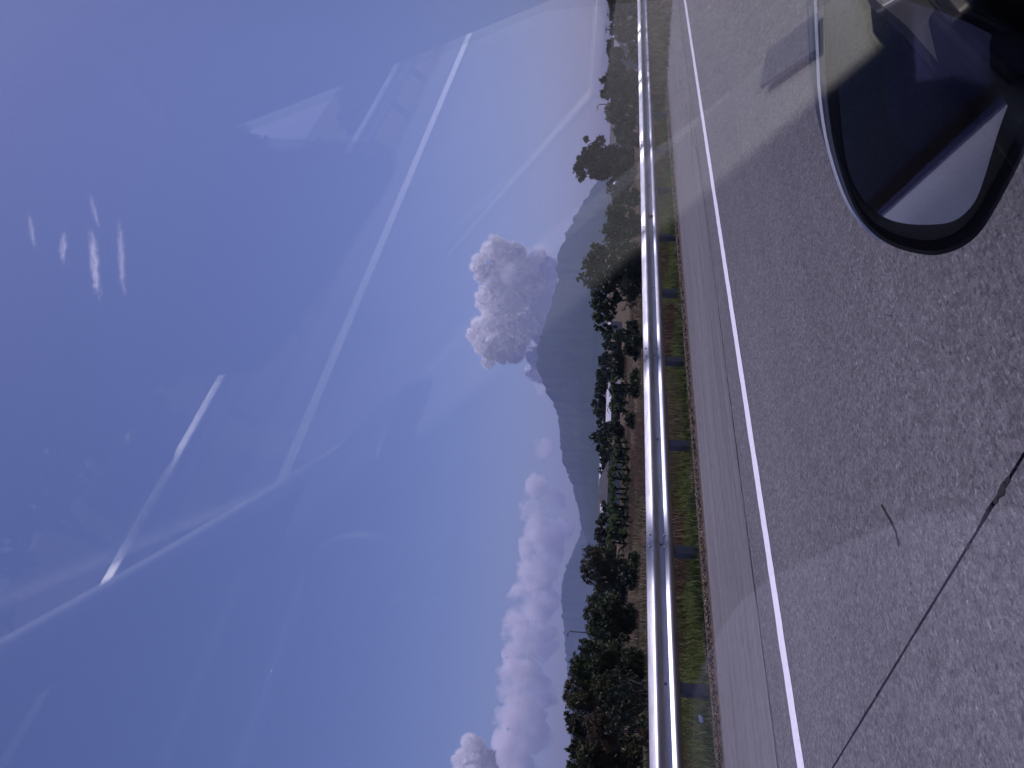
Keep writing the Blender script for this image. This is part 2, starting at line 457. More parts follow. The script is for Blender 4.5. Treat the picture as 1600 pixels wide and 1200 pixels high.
# ================================================================== guardrail
RAIL_Y = 9.56
PROFILE = [(0.052, 0.770), (0.040, 0.764), (-0.055, 0.706), (-0.078, 0.686), (-0.086, 0.664), (-0.080, 0.645), (-0.055, 0.622), (-0.022, 0.592), (-0.018, 0.575),
           (-0.018, 0.548), (-0.022, 0.530), (-0.052, 0.497), (-0.078, 0.470), (-0.086, 0.452), (-0.080, 0.434), (-0.060, 0.415), (-0.010, 0.385), (0.0, 0.376)]
def rail_mesh(length):
    P = np.array(PROFILE); n = len(P)
    d = np.gradient(P, axis=0); nn = np.stack([d[:, 1], -d[:, 0]], 1); nn /= np.linalg.norm(nn, axis=1)[:, None]
    Pb = P - nn * 0.004 * np.sign(-1)
    segs = 4; V = []
    for i in range(segs + 1):
        x = length * i / segs
        V += [(x, p[0], p[1]) for p in P] + [(x, p[0] + 0.005, p[1]) for p in P]
    F = []; m = 2 * n
    for i in range(segs):
        a, b = i * m, (i + 1) * m
        for k in range(n - 1):
            F.append((a + k, a + k + 1, b + k + 1, b + k)); F.append((a + n + k, b + n + k, b + n + k + 1, a + n + k + 1))
        F.append((a, b, b + n, a + n)); F.append((a + n - 1, a + 2 * n - 1, b + 2 * n - 1, b + n - 1))
    for a in (0, segs * m):
        for k in range(n - 1): F.append((a + k, a + n + k, a + n + k + 1, a + k + 1))
    return mesh_np('rail_panel', V, F, True)
RAIL_ME = rail_mesh(4.36)
def bolt_me():
    b = MB(); b.tube([(0, 0, 0), (0, -0.010, 0)], 0.016, 8).tube([(0, -0.010, 0), (0, -0.016, 0)], [0.012, 0.008], 6)
    o = b.build('bolt', M_BOLT); me = o.data; bpy.data.objects.remove(o); return me
BOLT_ME = bolt_me()
def post_me():
    b = MB()     # open channel section, 4 mm folded sheet drawn as three walls, with a block-out and a rounded top
    b.box((-0.07, 0.056, -0.4), (0.07, 0.063, 0.70)); b.box((-0.07, 0.063, -0.4), (-0.062, 0.18, 0.70)); b.box((0.062, 0.063, -0.4), (0.07, 0.18, 0.70))
    b.box((-0.062, 0.150, -0.4), (-0.03, 0.158, 0.70)); b.box((0.03, 0.150, -0.4), (0.062, 0.158, 0.70))
    o = b.build('post', M_POST, bevel=0.002, segs=1); me = o.data; bpy.data.objects.remove(o); return me
POST_ME = post_me()
def block_me():
    b = MB().box((-0.04, 0.007, 0.43), (0.04, 0.053, 0.715))
    o = b.build('spacer_block', M_POST, bevel=0.005, segs=1); me = o.data; bpy.data.objects.remove(o); return me
BLOCK_ME = block_me()
def guardrail(y, x0, x1, side, label, first_post):
    g = empty('guardrail', (0, y, 0), 0 if side > 0 else math.pi)
    set_props(g, label, 'guardrail')
    s = 1 if side > 0 else -1
    # local x runs along the road (reversed for the far side), local -y faces the road
    a, b_ = (x0, x1) if s > 0 else (-x1, -x0)
    fp = first_post if s > 0 else -first_post
    k0 = math.ceil((a - fp) / 2.1); k1 = math.floor((b_ - fp) / 2.1)
    for k in range(k0, k1 + 1):
        px = fp + 2.1 * k
        dz = rng.uniform(-0.02, 0.02)
        link('post', POST_ME, M_POST, g, (px, 0, dz), (rng.uniform(-0.02, 0.02), rng.uniform(-0.02, 0.02), rng.uniform(-0.05, 0.05)))
        link('spacer_block', BLOCK_ME, M_POST, g, (px, 0, 0))
        link('bolt', BOLT_ME, M_BOLT, g, (px, -0.018, 0.562))
        if (k - k0) % 2 == 0:
            link('rail_panel', RAIL_ME, M_GALV, g, (px - 0.13, -0.005 * ((k - k0) // 2 % 2), rng.uniform(-0.004, 0.004)), (rng.uniform(-0.012, 0.012), 0, 0))
            for bx in (-0.10, 0.11):
                for by, bz in ((-0.040, 0.728), (-0.037, 0.512)):
                    link('bolt', BOLT_ME, M_BOLT, g, (px + 0.05 + bx, by - 0.006, bz), (-0.8, 0, 0))
    return g
gr = guardrail(RAIL_Y, -12.2, 78, 1, 'galvanised W-beam guardrail on posts along the grassy road edge', 4.6)
rf = MB().box((-0.045, -0.012, -0.035), (0.045, 0, 0.035)).box((-0.02, -0.02, -0.05), (0.02, -0.013, 0.05)).build('reflector', M_RED, gr, bevel=0.004)
rf.location = (15.75, -0.035, 0.56)

# ================================================================== vegetation helpers
def quads(rngn, C, N_len, N_wid, A, B, mat_pts=None):
    """diamond leaves: centre C, half axes A*len, B*wid -> V, F"""
    n = len(C)
    V = np.empty((n, 4, 3)); L = A * N_len[:, None]; W = B * N_wid[:, None]
    V[:, 0] = C - L; V[:, 1] = C + W; V[:, 2] = C + L; V[:, 3] = C - W
    return V.reshape(-1, 3), np.arange(4 * n).reshape(-1, 4)
def unit(rngn, n):
    a = rngn.normal(size=(n, 3)); return a / np.linalg.norm(a, axis=1)[:, None]
def perp(rngn, A):
    b = rngn.normal(size=A.shape); b -= A * np.sum(A * b, 1)[:, None]; return b / np.linalg.norm(b, axis=1)[:, None]
def crown(seed, lumps, per, ll, ww, droop=0.0, shell=0.55):
    """lumps: (x, y, z, r); leaves in sprays around sub-centres so that gaps and dark hollows remain"""
    g = np.random.default_rng(seed); Cs, As = [], []
    rmax = max(l[3] for l in lumps)
    for (x, y, z, r) in lumps:
        n = max(40, int(per * (r / rmax) ** 2)); k = max(5, n // 22)
        d = unit(g, k); rad = r * (shell + (1.08 - shell) * g.random(k) ** 0.6)
        sub = np.array([x, y, z]) + d * rad[:, None] * np.array([1, 1, 0.92])
        idx = g.integers(0, k, n)
        c = sub[idx] + g.normal(size=(n, 3)) * r * 0.15
        a = unit(g, n) + d[idx] * 0.7; a[:, 2] -= droop
        Cs.append(c); As.append(a / np.linalg.norm(a, axis=1)[:, None])
    C = np.concatenate(Cs); A = np.concatenate(As); n = len(C)
    return quads(g, C, ll * g.uniform(0.6, 1.3, n), ww * g.uniform(0.6, 1.3, n), A, perp(g, A))
def trunk_mb(base, lumps, r0, seed, lean=0.2):
    g = random.Random(seed); b = MB(); base = Vector(base)
    cen = Vector((sum(l[0] for l in lumps) / len(lumps), sum(l[1] for l in lumps) / len(lumps), sum(l[2] for l in lumps) / len(lumps)))
    fork = base.lerp(cen, 0.42)
    b.tube([base - Vector((0, 0, 0.3)), base.lerp(fork, 0.5) + Vector((g.uniform(-.15, .15), g.uniform(-.15, .15), 0)), fork], [r0 * 1.25, r0, r0 * 0.85], 8)
    for l in lumps:
        e = Vector(l[:3]); mid = fork.lerp(e, 0.5) + Vector((g.uniform(-.3, .3), g.uniform(-.3, .3), g.uniform(-.3, .1)))
        b.tube([fork, mid, e], [r0 * 0.5, r0 * 0.28, r0 * 0.08], 5)
    return b
def tree_px(name, label, cat, rng_m, lumps_px, mat, seed, per=900, ll=0.22, ww=0.09, droop=0.0, depth=0.6, r0=0.16, group=None, base_y=None, shell=0.55, skirt=True):
    """a tree rng_m metres off, its crown lumps given by where they show in the photograph (x, y, radius in px)"""
    g = random.Random(seed * 7 + 1)
    cy_ = sum(l[1] for l in lumps_px) / len(lumps_px) if base_y is None else base_y
    a = az_of(cy_)
    bx, by = math.cos(a) * rng_m, math.sin(a) * rng_m
    bz = gz(bx, by)
    lumps = []
    for (x, y, r) in lumps_px:
        rr = rng_m + g.uniform(-1, 1) * depth * 30 * rng_m / F_PX
        p = at_range(x, y, rr); lumps.append((p[0] - bx, p[1] - by, p[2] - bz, r * rr / F_PX * 1.06))
    if skirt:                      # low branches and undergrowth hide the foot of the trunk
        w_ = max(0.5, 0.5 * (max(math.hypot(l[0], l[1]) for l in lumps)))
        for _ in range(5):
            rs = g.uniform(0.25, 0.45) * w_ + 0.25
            lumps.append((g.uniform(-1, 1) * w_, g.uniform(-1, 1) * w_, rs * g.uniform(0.5, 1.6), rs))
    root = empty(name, (bx, by, bz)); set_props(root, label, cat, group)
    Vv, Ff = crown(seed, lumps, per, ll, ww, droop, shell)
    link('crown', mesh_np('crown', Vv, Ff), mat, root)
    trunk_mb((0, 0, 0), lumps, r0, seed).build('trunk', M_BARK, root, smooth=True)
    return root

# ================================================================== hills far off
def ridge(name, label, sil, r_ridge, r_front, r_back, seed, rough):
    sil = sorted([(az_of(y, x), (pray(x, y)[2] / math.hypot(*pray(x, y)[:2])) * r_ridge) for x, y in sil])
    az = np.array([s[0] for s in sil]); hh = np.array([s[1] for s in sil])
    A = np.linspace(az[0], az[-1], 260)
    H = np.interp(A, az, hh)
    H += np.array([noise.fractal((a * 160, seed, 0), 0.7, 2.1, 5) for a in A]) * rough * np.clip(H / 300, 0.1, 1)
    radii = np.concatenate([np.linspace(r_front, r_ridge, 46), np.linspace(r_ridge, r_back, 10)[1:]])
    V = []
    for j, r in enumerate(radii):
        if r <= r_ridge: s = (r - r_front) / (r_ridge - r_front); k = s ** 1.5
        else: s = 1 - (r - r_ridge) / (r_back - r_ridge); k = s
        for i, a in enumerate(A):
            g_ = noise.fractal((a * 42 + 0.6 * s, s * 1.6, seed), 0.9, 2.0, 6)
            cut = 1 - 0.14 * abs(g_) * (1 - k) * 1.6
            z = -3.5 + (H[i] + 3.5) * k * cut
            V.append((r * math.cos(a), r * math.sin(a), z))
    n = len(A)
    F = np.array([(j * n + i, (j + 1) * n + i, (j + 1) * n + i + 1, j * n + i + 1) for j in range(len(radii) - 1) for i in range(n - 1)])
    return set_props(link(name, mesh_np(name, np.array(V), F, True), M_HILL), label, None, None, 'structure')
ridge('mountain', 'dark blue forested volcano ridge under the cumulus cloud',
      [(958, 215), (948, 245), (938, 275), (922, 300), (900, 335), (884, 368), (873, 395), (869, 422), (872, 438), (866, 455), (860, 480), (848, 510), (838, 545), (838, 575), (848, 600), (860, 622),
       (869, 640), (875, 668), (874, 690), (880, 720), (890, 750), (902, 788), (909, 825), (918, 852), (928, 890), (935, 930), (934, 960)], 8200, 4200, 10500, 1.3, 26)
ridge('mountain', 'pale hazy ridge far behind the left end of the dark volcano',
      [(940, 700), (925, 760), (915, 800), (905, 840), (892, 868), (882, 892), (877, 915), (878, 950), (882, 1000), (887, 1060), (890, 1120), (893, 1200), (896, 1300), (905, 1500)], 10600, 8600, 11200, 5.1, 22)

# ================================================================== haze
HZ = MB().box((-11600, -11600, -12), (11600, 11600, 775))
M_HAZE = bpy.data.materials.new('haze_air'); M_HAZE.use_nodes = True
hn = M_HAZE.node_tree; hn.nodes.remove(hn.nodes['Principled BSDF'])
pv = hn.nodes.new('ShaderNodeVolumePrincipled')
pv.inputs['Color'].default_value = (0.53, 0.63, 1.0, 1); pv.inputs['Density'].default_value = 0.000055; pv.inputs['Anisotropy'].default_value = 0.2
hn.links.new(pv.outputs[0], hn.nodes['Material Output'].inputs['Volume'])
set_props(HZ.build('haze', M_HAZE), 'pale blue daytime haze over the plain', None, None, 'stuff')

# ================================================================== clouds (outside the haze, beyond the mountains)
def mat_cloud(name, dens, nscale, lo, hi, col=(1, 1, 1), an=0.2):
    m = bpy.data.materials.new(name); m.use_nodes = True; nt = m.node_tree; nt.nodes.remove(nt.nodes['Principled BSDF'])
    p = nt.nodes.new('ShaderNodeVolumePrincipled'); p.inputs['Color'].default_value = (*col, 1); p.inputs['Anisotropy'].default_value = an
    if nscale:
        f = noise_n(nt, coords(nt), nscale, 5, 0.62)
        r = nt.nodes.new('ShaderNodeMapRange'); r.inputs[1].default_value = lo; r.inputs[2].default_value = hi; r.inputs[3].default_value = 0; r.inputs[4].default_value = dens
        nt.links.new(f, r.inputs[0]); nt.links.new(r.outputs[0], p.inputs['Density'])
    else:
        p.inputs['Density'].default_value = dens
    nt.links.new(p.outputs[0], nt.nodes['Material Output'].inputs['Volume'])
    if not nscale: m.cycles.homogeneous_volume = True
    return m
def cloud_px(label, r_m, lumps_px, mat, seed, bumpy, voxel, flat=1.0, puffs=9, mist=0.0, group='clouds over the mountains'):
    """cauliflower heap: overlapping puffs fused into one skin and roughened with fractal noise"""
    g = random.Random(seed); bm = bmesh.new()
    c0 = None
    for (x, y, r) in lumps_px:
        rr = r_m + g.uniform(-1, 1) * r * 0.6 * r_m / F_PX
        p = Vector(at_range(x, y, rr))
        if c0 is None: c0 = p.copy()
        rw = r * rr / F_PX
        bmesh.ops.create_icosphere(bm, subdivisions=2, radius=rw, matrix=Matrix.Translation(p - c0) @ Matrix.Diagonal((1, 1, flat, 1)))
        for _ in range(int(puffs)):
            d1 = Vector((g.gauss(0, 1), g.gauss(0, 1), g.gauss(0.25, 1))).normalized(); r1 = rw * g.uniform(0.28, 0.46); p1 = p - c0 + d1 * rw * g.uniform(0.75, 1.0)
            bmesh.ops.create_icosphere(bm, subdivisions=2, radius=r1, matrix=Matrix.Translation(p1))
            if r > 6:
                for _2 in range(3):
                    d2 = (d1 + Vector((g.gauss(0, 1), g.gauss(0, 1), g.gauss(0, 1))) * 0.6).normalized()
                    bmesh.ops.create_icosphere(bm, subdivisions=1, radius=r1 * g.uniform(0.3, 0.45), matrix=Matrix.Translation(p1 + d2 * r1 * 0.9))
    me = bpy.data.meshes.new('cloud'); bm.to_mesh(me); bm.free()
    tmp = bpy.data.objects.new('cloud_tmp', me); COL.objects.link(tmp)
    md = tmp.modifiers.new('r', 'REMESH'); md.mode = 'VOXEL'; md.voxel_size = voxel * r_m / F_PX
    dg = bpy.context.evaluated_depsgraph_get(); me2 = bpy.data.meshes.new_from_object(tmp.evaluated_get(dg))
    bpy.data.objects.remove(tmp)
    n = len(me2.vertices); co = np.empty(n * 3, np.float32); me2.vertices.foreach_get('co', co); no = np.empty(n * 3, np.float32); me2.vertices.foreach_get('normal', no)
    co = co.reshape(-1, 3); no = no.reshape(-1, 3); u = r_m / F_PX
    for i in range(n):
        q = Vector(co[i]) / u
        b1 = abs(noise.noise(q / 15 + Vector((seed, 0, 0)))); b2 = abs(noise.noise(q / 7 + Vector((0, seed, 0)))); b3 = abs(noise.noise(q / 3.4))
        co[i] += no[i] * u * bumpy * (1.0 - 2.6 * b1 + 0.7 * (1 - 2.6 * b2) + 0.45 * (1 - 2.6 * b3))
    me2.vertices.foreach_set('co', co.ravel()); me2.update()
    me2.polygons.foreach_set('use_smooth', [True] * len(me2.polygons)); me2.materials.clear()
    o = link('cloud', me2, mat, None, c0)
    if mist:                        # thin envelope a little larger than the billows
        me3 = me2.copy(); co3 = co + no * u * mist; me3.vertices.foreach_set('co', np.ascontiguousarray(co3, dtype=np.float32).ravel()); me3.update(); me3.materials.clear()
        link('mist', me3, M_MIST, o)
    return set_props(o, label, 'cloud', group)
U = 19000 / F_PX
M_MIST = mat_cloud('cloud_edge_mist', 0.0028, 0, 0, 0, an=0.3)
M_CUMULUS = bpy.data.materials.new('cumulus_billows'); M_CUMULUS.use_nodes = True
cn = M_CUMULUS.node_tree; cb = cn.nodes['Principled BSDF']; cb.inputs['Base Color'].default_value = (0.98, 0.95, 0.96, 1); cb.inputs['Roughness'].default_value = 1.0; cb.inputs['Specular IOR Level'].default_value = 0.0
ct = cn.nodes.new('ShaderNodeBsdfTranslucent'); ct.inputs['Color'].default_value = (0.985, 0.98, 0.985, 1)
cm = cn.nodes.new('ShaderNodeMixShader'); cm.inputs[0].default_value = 0.94
cn.links.new(cb.outputs[0], cm.inputs[1]); cn.links.new(ct.outputs[0], cm.inputs[2]); cn.links.new(cm.outputs[0], cn.nodes['Material Output'].inputs['Surface'])
bump(cn, cb, noise_n(cn, coords(cn), 0.022, 6, 0.65), 1.0, 60.0)
M_BANK = mat_cloud('cloud_bank', 0.0075, 0.0020, 0.38, 0.70, (1.0, 0.975, 0.985), 0.2)
M_VEIL = mat_cloud('thin_cloud', 0.0016, 0, 0, 0, an=0.3)
cloud_px('towering white cumulus cloud piled over the volcano summit', 19000,
         [(775, 378, 7), (783, 388, 10), (765, 392, 9), (748, 408, 8), (742, 415, 5), (758, 425, 10), (752, 433, 6), (790, 410, 14), (775, 440, 14), (762, 462, 13), (755, 475, 8), (785, 470, 18),
          (768, 500, 14), (752, 512, 12), (742, 525, 9), (756, 535, 14), (775, 530, 18), (790, 505, 18), (768, 552, 9), (764, 566, 6), (785, 555, 10), (800, 540, 14), (805, 490, 16), (808, 450, 16), (805, 420, 14), (815, 515, 12),
          (800, 398, 17), (808, 432, 22), (800, 470, 25), (800, 512, 24), (803, 548, 16), (826, 425, 16), (828, 468, 17), (828, 510, 16), (786, 432, 16), (774, 480, 14), (845, 440, 16), (848, 480, 18), (848, 520, 16), (840, 560, 12), (842, 405, 10), (862, 455, 16), (862, 500, 17), (858, 545, 15), (855, 585, 12), (838, 585, 9), (858, 420, 12)],
         M_CUMULUS, 3, 2.9, 0.8, mist=3.0)
cloud_px('small bright cloud shreds strung below the big cumulus', 19500, [(826, 465, 4), (830, 480, 5), (826, 495, 5), (822, 510, 4), (824, 525, 6), (824, 540, 5), (822, 555, 4), (825, 575, 4)], M_CUMULUS, 5, 1.0, 0.7, mist=1.5)
cloud_px('soft grey cloud skirt behind the volcano summit', 20500, [(835, 440, 24), (840, 480, 26), (838, 520, 24), (842, 560, 20), (848, 400, 16), (832, 410, 16), (850, 600, 14)], M_VEIL, 8, 2.0, 2.0)
cloud_px('long pinkish cloud bank low over the pale ridge', 20000,
         [(850, 700, 14), (838, 760, 16), (832, 800, 18), (842, 830, 22), (830, 860, 18), (826, 900, 20), (845, 890, 26), (815, 930, 16), (835, 950, 26), (808, 965, 16), (800, 990, 14), (825, 1000, 26), (800, 1020, 14), (795, 1050, 12),
          (820, 1060, 26), (790, 1085, 12), (815, 1110, 28), (785, 1120, 12), (800, 1160, 28), (790, 1190, 24), (810, 1215, 30), (850, 1000, 22), (845, 1080, 22), (838, 1150, 22), (858, 940, 16), (865, 780, 16), (875, 830, 18), (862, 860, 20)],
         M_BANK, 11, 2.6, 1.7)
cloud_px('bright white cumulus tower at the end of the cloud bank', 18500,
         [(735, 1162, 10), (742, 1175, 12), (728, 1178, 8), (722, 1190, 9), (735, 1195, 14), (728, 1215, 16), (752, 1190, 14), (745, 1220, 18), (760, 1210, 16)], M_CUMULUS, 17, 2.8, 0.8, mist=3.0)
# high wisps
def cirrus(label, pts, wpx, seed, dens):
    """ragged streak of ice cloud about 14 km off, fibres drawn out along its length"""
    P = [Vector(at_range(x, y, 11500)) for x, y in pts]; g = random.Random(seed)
    c0 = (P[0] + P[-1]) * 0.5; ax = (P[-1] - P[0]); L = ax.length; q = ax.to_track_quat('X', 'Z'); qi = q.inverted()
    u_ = 12.5; Rm = wpx * u_
    m = bpy.data.materials.new('cirrus'); m.use_nodes = True; nt = m.node_tree; nt.nodes.remove(nt.nodes['Principled BSDF'])
    p = nt.nodes.new('ShaderNodeVolumePrincipled'); p.inputs['Color'].default_value = (1, 1, 1, 1); p.inputs['Anisotropy'].default_value = 0.5
    v = coords(nt, (0.42, 1, 1), False); v0 = coords(nt, (1, 1, 1), False)
    f = noise_n(nt, v, 3.2 / Rm, 7, 0.72, 0.9)
    sp = nt.nodes.new('ShaderNodeSeparateXYZ'); nt.links.new(v0, sp.inputs[0])
    sway = math_n(nt, 'MULTIPLY', math_n(nt, 'SUBTRACT', noise_n(nt, coords(nt, (1, 0.05, 0.05), False), 2.2 / L, 2), 0.5), 2.6 * Rm)
    y2 = math_n(nt, 'POWER', math_n(nt, 'ABSOLUTE', math_n(nt, 'ADD', sp.outputs[1], sway)), 2.0); z2 = math_n(nt, 'POWER', math_n(nt, 'ABSOLUTE', sp.outputs[2]), 2.0)
    rr = math_n(nt, 'SUBTRACT', 1.0, math_n(nt, 'DIVIDE', math_n(nt, 'SQRT', math_n(nt, 'ADD', y2, z2)), Rm), True)
    xx = math_n(nt, 'SUBTRACT', 1.0, math_n(nt, 'POWER', math_n(nt, 'DIVIDE', math_n(nt, 'ABSOLUTE', sp.outputs[0]), L * 0.56), 2.0), True)
    # the noise has to rise above a level that falls towards the axis of the streak
    lvl = math_n(nt, 'MULTIPLY', math_n(nt, 'SUBTRACT', math_n(nt, 'ADD', f, math_n(nt, 'MULTIPLY', math_n(nt, 'MULTIPLY', rr, xx), 0.40)), 0.70), 6.0, True)
    nt.links.new(math_n(nt, 'MULTIPLY', lvl, dens), p.inputs['Density']); nt.links.new(p.outputs[0], nt.nodes['Material Output'].inputs['Volume'])
    b = MB(); k = 9
    b.tube([(-L * 0.58 + L * 1.16 * i / (k - 1), 0, 0) for i in range(k)], [Rm * (0.6 if i in (0, k - 1) else 2.0) for i in range(k)], 12)
    o = b.build('cloud', m, None); o.rotation_mode = 'QUATERNION'; o.rotation_quaternion = q; o.location = c0
    set_props(o, label, 'cloud', 'high cloud wisps')
cirrus('brightest feathery cirrus streak in the upper sky', [(142, 345), (140, 390), (148, 430), (155, 478)], 11, 1, 0.0120)
cirrus('feathery cirrus streak closest to the horizon side of the wisps', [(186, 330), (200, 370), (188, 420), (194, 475)], 9, 2, 0.0080)
cirrus('short cirrus wisp between the two outer wisps', [(101, 355), (104, 385), (98, 418)], 9, 3, 0.0080)
cirrus('faintest cirrus wisp, highest in the sky', [(44, 325), (38, 355), (56, 395)], 7, 4, 0.0060)
cirrus('thin cirrus thread leading up to the brightest streak', [(138, 295), (142, 330), (158, 365)], 7, 5, 0.0060)

# ================================================================== trees that can be told apart
tree_px('broadleaf_tree', 'large broad dark tree with a sprig on top and bare lower branches', 'tree', 96,
        [(930, 396, 12), (924, 412, 13), (910, 431, 5), (904, 436, 3), (926, 436, 13), (945, 405, 19), (950, 432, 19), (967, 398, 18), (972, 422, 15), (938, 455, 13), (936, 474, 11), (940, 494, 12), (938, 510, 8), (955, 466, 13), (985, 392, 13), (985, 412, 10), (952, 490, 10)],
        M_LEAF, 21, 1500, 0.24, 0.10, 0.1, base_y=440)
tree_px('broadleaf_tree', 'low rounded tree beside the broad dark tree', 'tree', 104,
        [(958, 332, 11), (966, 345, 13), (955, 356, 12), (962, 370, 14), (978, 340, 12), (980, 362, 13), (990, 352, 10), (968, 320, 9)], M_LEAF, 22, 1300, 0.22, 0.09, base_y=350)
tree_px('broadleaf_tree', 'dark clumpy tree standing alone against the pale sky', 'tree', 165,
        [(915, 217, 4), (938, 221, 6), (932, 231, 8), (918, 239, 8), (908, 250, 7), (904, 262, 7), (908, 273, 7), (924, 252, 12), (930, 269, 9), (942, 249, 13), (945, 271, 8), (955, 240, 11), (962, 255, 13), (968, 262, 9), (965, 242, 9), (974, 254, 8)],
        M_LEAF_D, 23, 1500, 0.42, 0.22, 0.0, base_y=255, r0=0.2, shell=0.4)
tree_px('broadleaf_tree', 'feathery tree in front of the tin roofs', 'tree', 110,
        [(944, 128, 5), (947, 147, 7), (955, 120, 9), (957, 138, 11), (966, 158, 10), (962, 102, 8), (972, 128, 12), (976, 148, 12), (968, 112, 10)], M_LEAF_D, 24, 1100, 0.26, 0.12, base_y=135)
tree_px('shrub', 'olive bushes at the top edge of the picture behind the rail', 'shrub', 70,
        [(960, 6, 8), (968, 24, 12), (965, 44, 9), (980, 12, 14), (985, 38, 14), (975, -12, 14), (988, 62, 11), (992, 20, 10), (982, -30, 16), (992, 85, 9)], M_LEAF_O, 25, 1800, 0.16, 0.07, base_y=25)
tree_px('shrub', 'dark hedge between the feathery tree and the lone tree', 'shrub', 150,
        [(957, 170, 6), (960, 182, 8), (965, 198, 8), (968, 178, 10), (972, 205, 8), (975, 190, 8)], M_LEAF_D, 26, 900, 0.25, 0.11, base_y=187)
tree_px('shrub', 'dark round bush breaking the line of the hills beside the banana grove', 'shrub', 112,
        [(925, 868, 13), (914, 884, 9), (919, 903, 9), (934, 888, 14), (945, 904, 14), (945, 873, 14), (957, 888, 13), (936, 915, 9), (962, 905, 11)], M_LEAF_O, 27, 1500, 0.22, 0.07, -0.2, base_y=888)
tree_px('weeping_tree', 'low drooping tree left of the round bush', 'tree', 82,
        [(930, 942, 11), (924, 962, 11), (931, 984, 13), (946, 958, 15), (945, 985, 18), (962, 968, 14), (957, 942, 13), (968, 990, 14), (978, 965, 11)], M_LEAF, 28, 1800, 0.22, 0.06, 0.6, base_y=965)
tree_px('weeping_tree', 'tall weeping tree with an upright tip behind the guardrail', 'tree', 68,
        [(909, 1003, 4), (915, 1010, 9), (903, 1034, 11), (898, 1050, 9), (914, 1050, 16), (930, 1030, 20), (945, 1052, 22), (925, 1068, 18), (961, 1030, 20), (976, 1056, 17), (985, 1025, 12)], M_LEAF, 29, 2300, 0.20, 0.05, 0.8, base_y=1042)
tree_px('weeping_tree', 'olive brown weeping tree behind the nearest guardrail post', 'tree', 66,
        [(896, 1074, 11), (891, 1088, 9), (904, 1100, 15), (925, 1094, 18), (945, 1084, 20), (962, 1110, 19), (980, 1090, 15), (976, 1118, 12)], M_LEAF_O, 30, 2300, 0.20, 0.05, 0.8, base_y=1092)
tree_px('broadleaf_tree', 'bushy tree at the bottom edge of the picture', 'tree', 72,
        [(892, 1119, 8), (897, 1134, 10), (904, 1155, 8), (894, 1174, 8), (900, 1194, 11), (915, 1140, 15), (920, 1178, 18), (938, 1160, 18), (940, 1196, 20), (905, 1212, 14), (935, 1222, 20)], M_LEAF_O, 31, 1900, 0.22, 0.09, 0.2, base_y=1160)
tree_px('shrub', 'dry brown thicket under the weeping trees', 'shrub', 60,
        [(925, 1128, 9), (935, 1120, 10), (945, 1135, 12), (950, 1160, 10), (958, 1145, 10), (930, 1150, 10)], M_LEAF_B, 32, 1500, 0.15, 0.035, -0.3, base_y=1138)
# sparse twiggy bush with bare branches right behind the rail
def twiggy(label, rng_m, x0, y0, hpx, seed):
    g = random.Random(seed); a = az_of(y0); bx, by = math.cos(a) * rng_m, math.sin(a) * rng_m; bz = gz(bx, by)
    root = empty('shrub', (bx, by, bz)); set_props(root, label, 'shrub')
    top = at_range(x0 - hpx, y0, rng_m)[2] - bz
    b = MB(); tips = []
    for i in range(16):
        t = g.uniform(0, 6.28); sp = g.uniform(0.2, 1.0) * top * 0.6
        e = Vector((math.cos(t) * sp, math.sin(t) * sp, top * g.uniform(0.55, 1.0)))
        m1 = e * 0.5 + Vector((g.uniform(-.2, .2), g.uniform(-.2, .2), top * 0.12))
        b.tube([(0, 0, -0.2), m1, e], [0.05, 0.03, 0.012], 5)
        for j in range(5):
            s = m1.lerp(e, g.random()); e2 = s + Vector((g.uniform(-1, 1), g.uniform(-1, 1), g.uniform(-.3, .8))) * top * 0.2
            b.tube([s, e2], [0.014, 0.006], 4); tips.append((e2.x, e2.y, e2.z, 0.28))
    b.build('branches', M_BARK, root)
    Vv, Ff = crown(seed, tips, 40, 0.12, 0.05, 0.2, 0.2)
    link('foliage', mesh_np('foliage', Vv, Ff), M_LEAF_D, root)
twiggy('sparse twiggy bush with bare branches just behind the nearest rail', 48, 1010, 1085, 55, 41)
twiggy('thin bare-stemmed bush under the broad dark tree', 84, 1006, 455, 34, 42)

# far low shrubs and trees in a broken line behind the field
FAR = [(944, 565, 9, 230), (940, 588, 9, 250), (936, 606, 10, 260), (935, 626, 10, 260), (938, 643, 9, 255), (943, 660, 9, 240), (934, 682, 10, 170), (941, 696, 10, 168), (946, 716, 9, 190), (951, 540, 8, 200), (948, 522, 7, 210),
       (950, 672, 9, 200), (962, 560, 10, 150), (968, 580, 8, 150), (957, 705, 9, 160), (943, 735, 7, 210), (939, 812, 8, 200), (938, 835, 9, 200), (941, 855, 9, 190), (948, 790, 8, 175), (960, 300, 9, 190), (955, 288, 6, 240),
       (966, 312, 8, 160), (972, 285, 8, 175), (958, 70, 7, 170), (962, 90, 8, 150), (968, 52, 8, 120), (940, 925, 10, 150), (934, 938, 9, 170), (974, 220, 8, 170), (970, 210, 8, 190), (966, 525, 8, 150), (955, 585, 8, 185)]
g = random.Random(77)
for _ in range(34):
    yy = g.choice((g.uniform(60, 320), g.uniform(500, 700), g.uniform(690, 860), g.uniform(860, 960)))
    rm_ = g.uniform(135, 200); FAR.append((g.uniform(955, 972), yy, g.uniform(6, 11), rm_))
for _ in range(40):
    FAR.append((g.uniform(974, 994), g.choice((g.uniform(-20, 330), g.uniform(480, 700), g.uniform(860, 1000), g.uniform(1110, 1210))), g.uniform(4, 8), g.uniform(78, 118)))
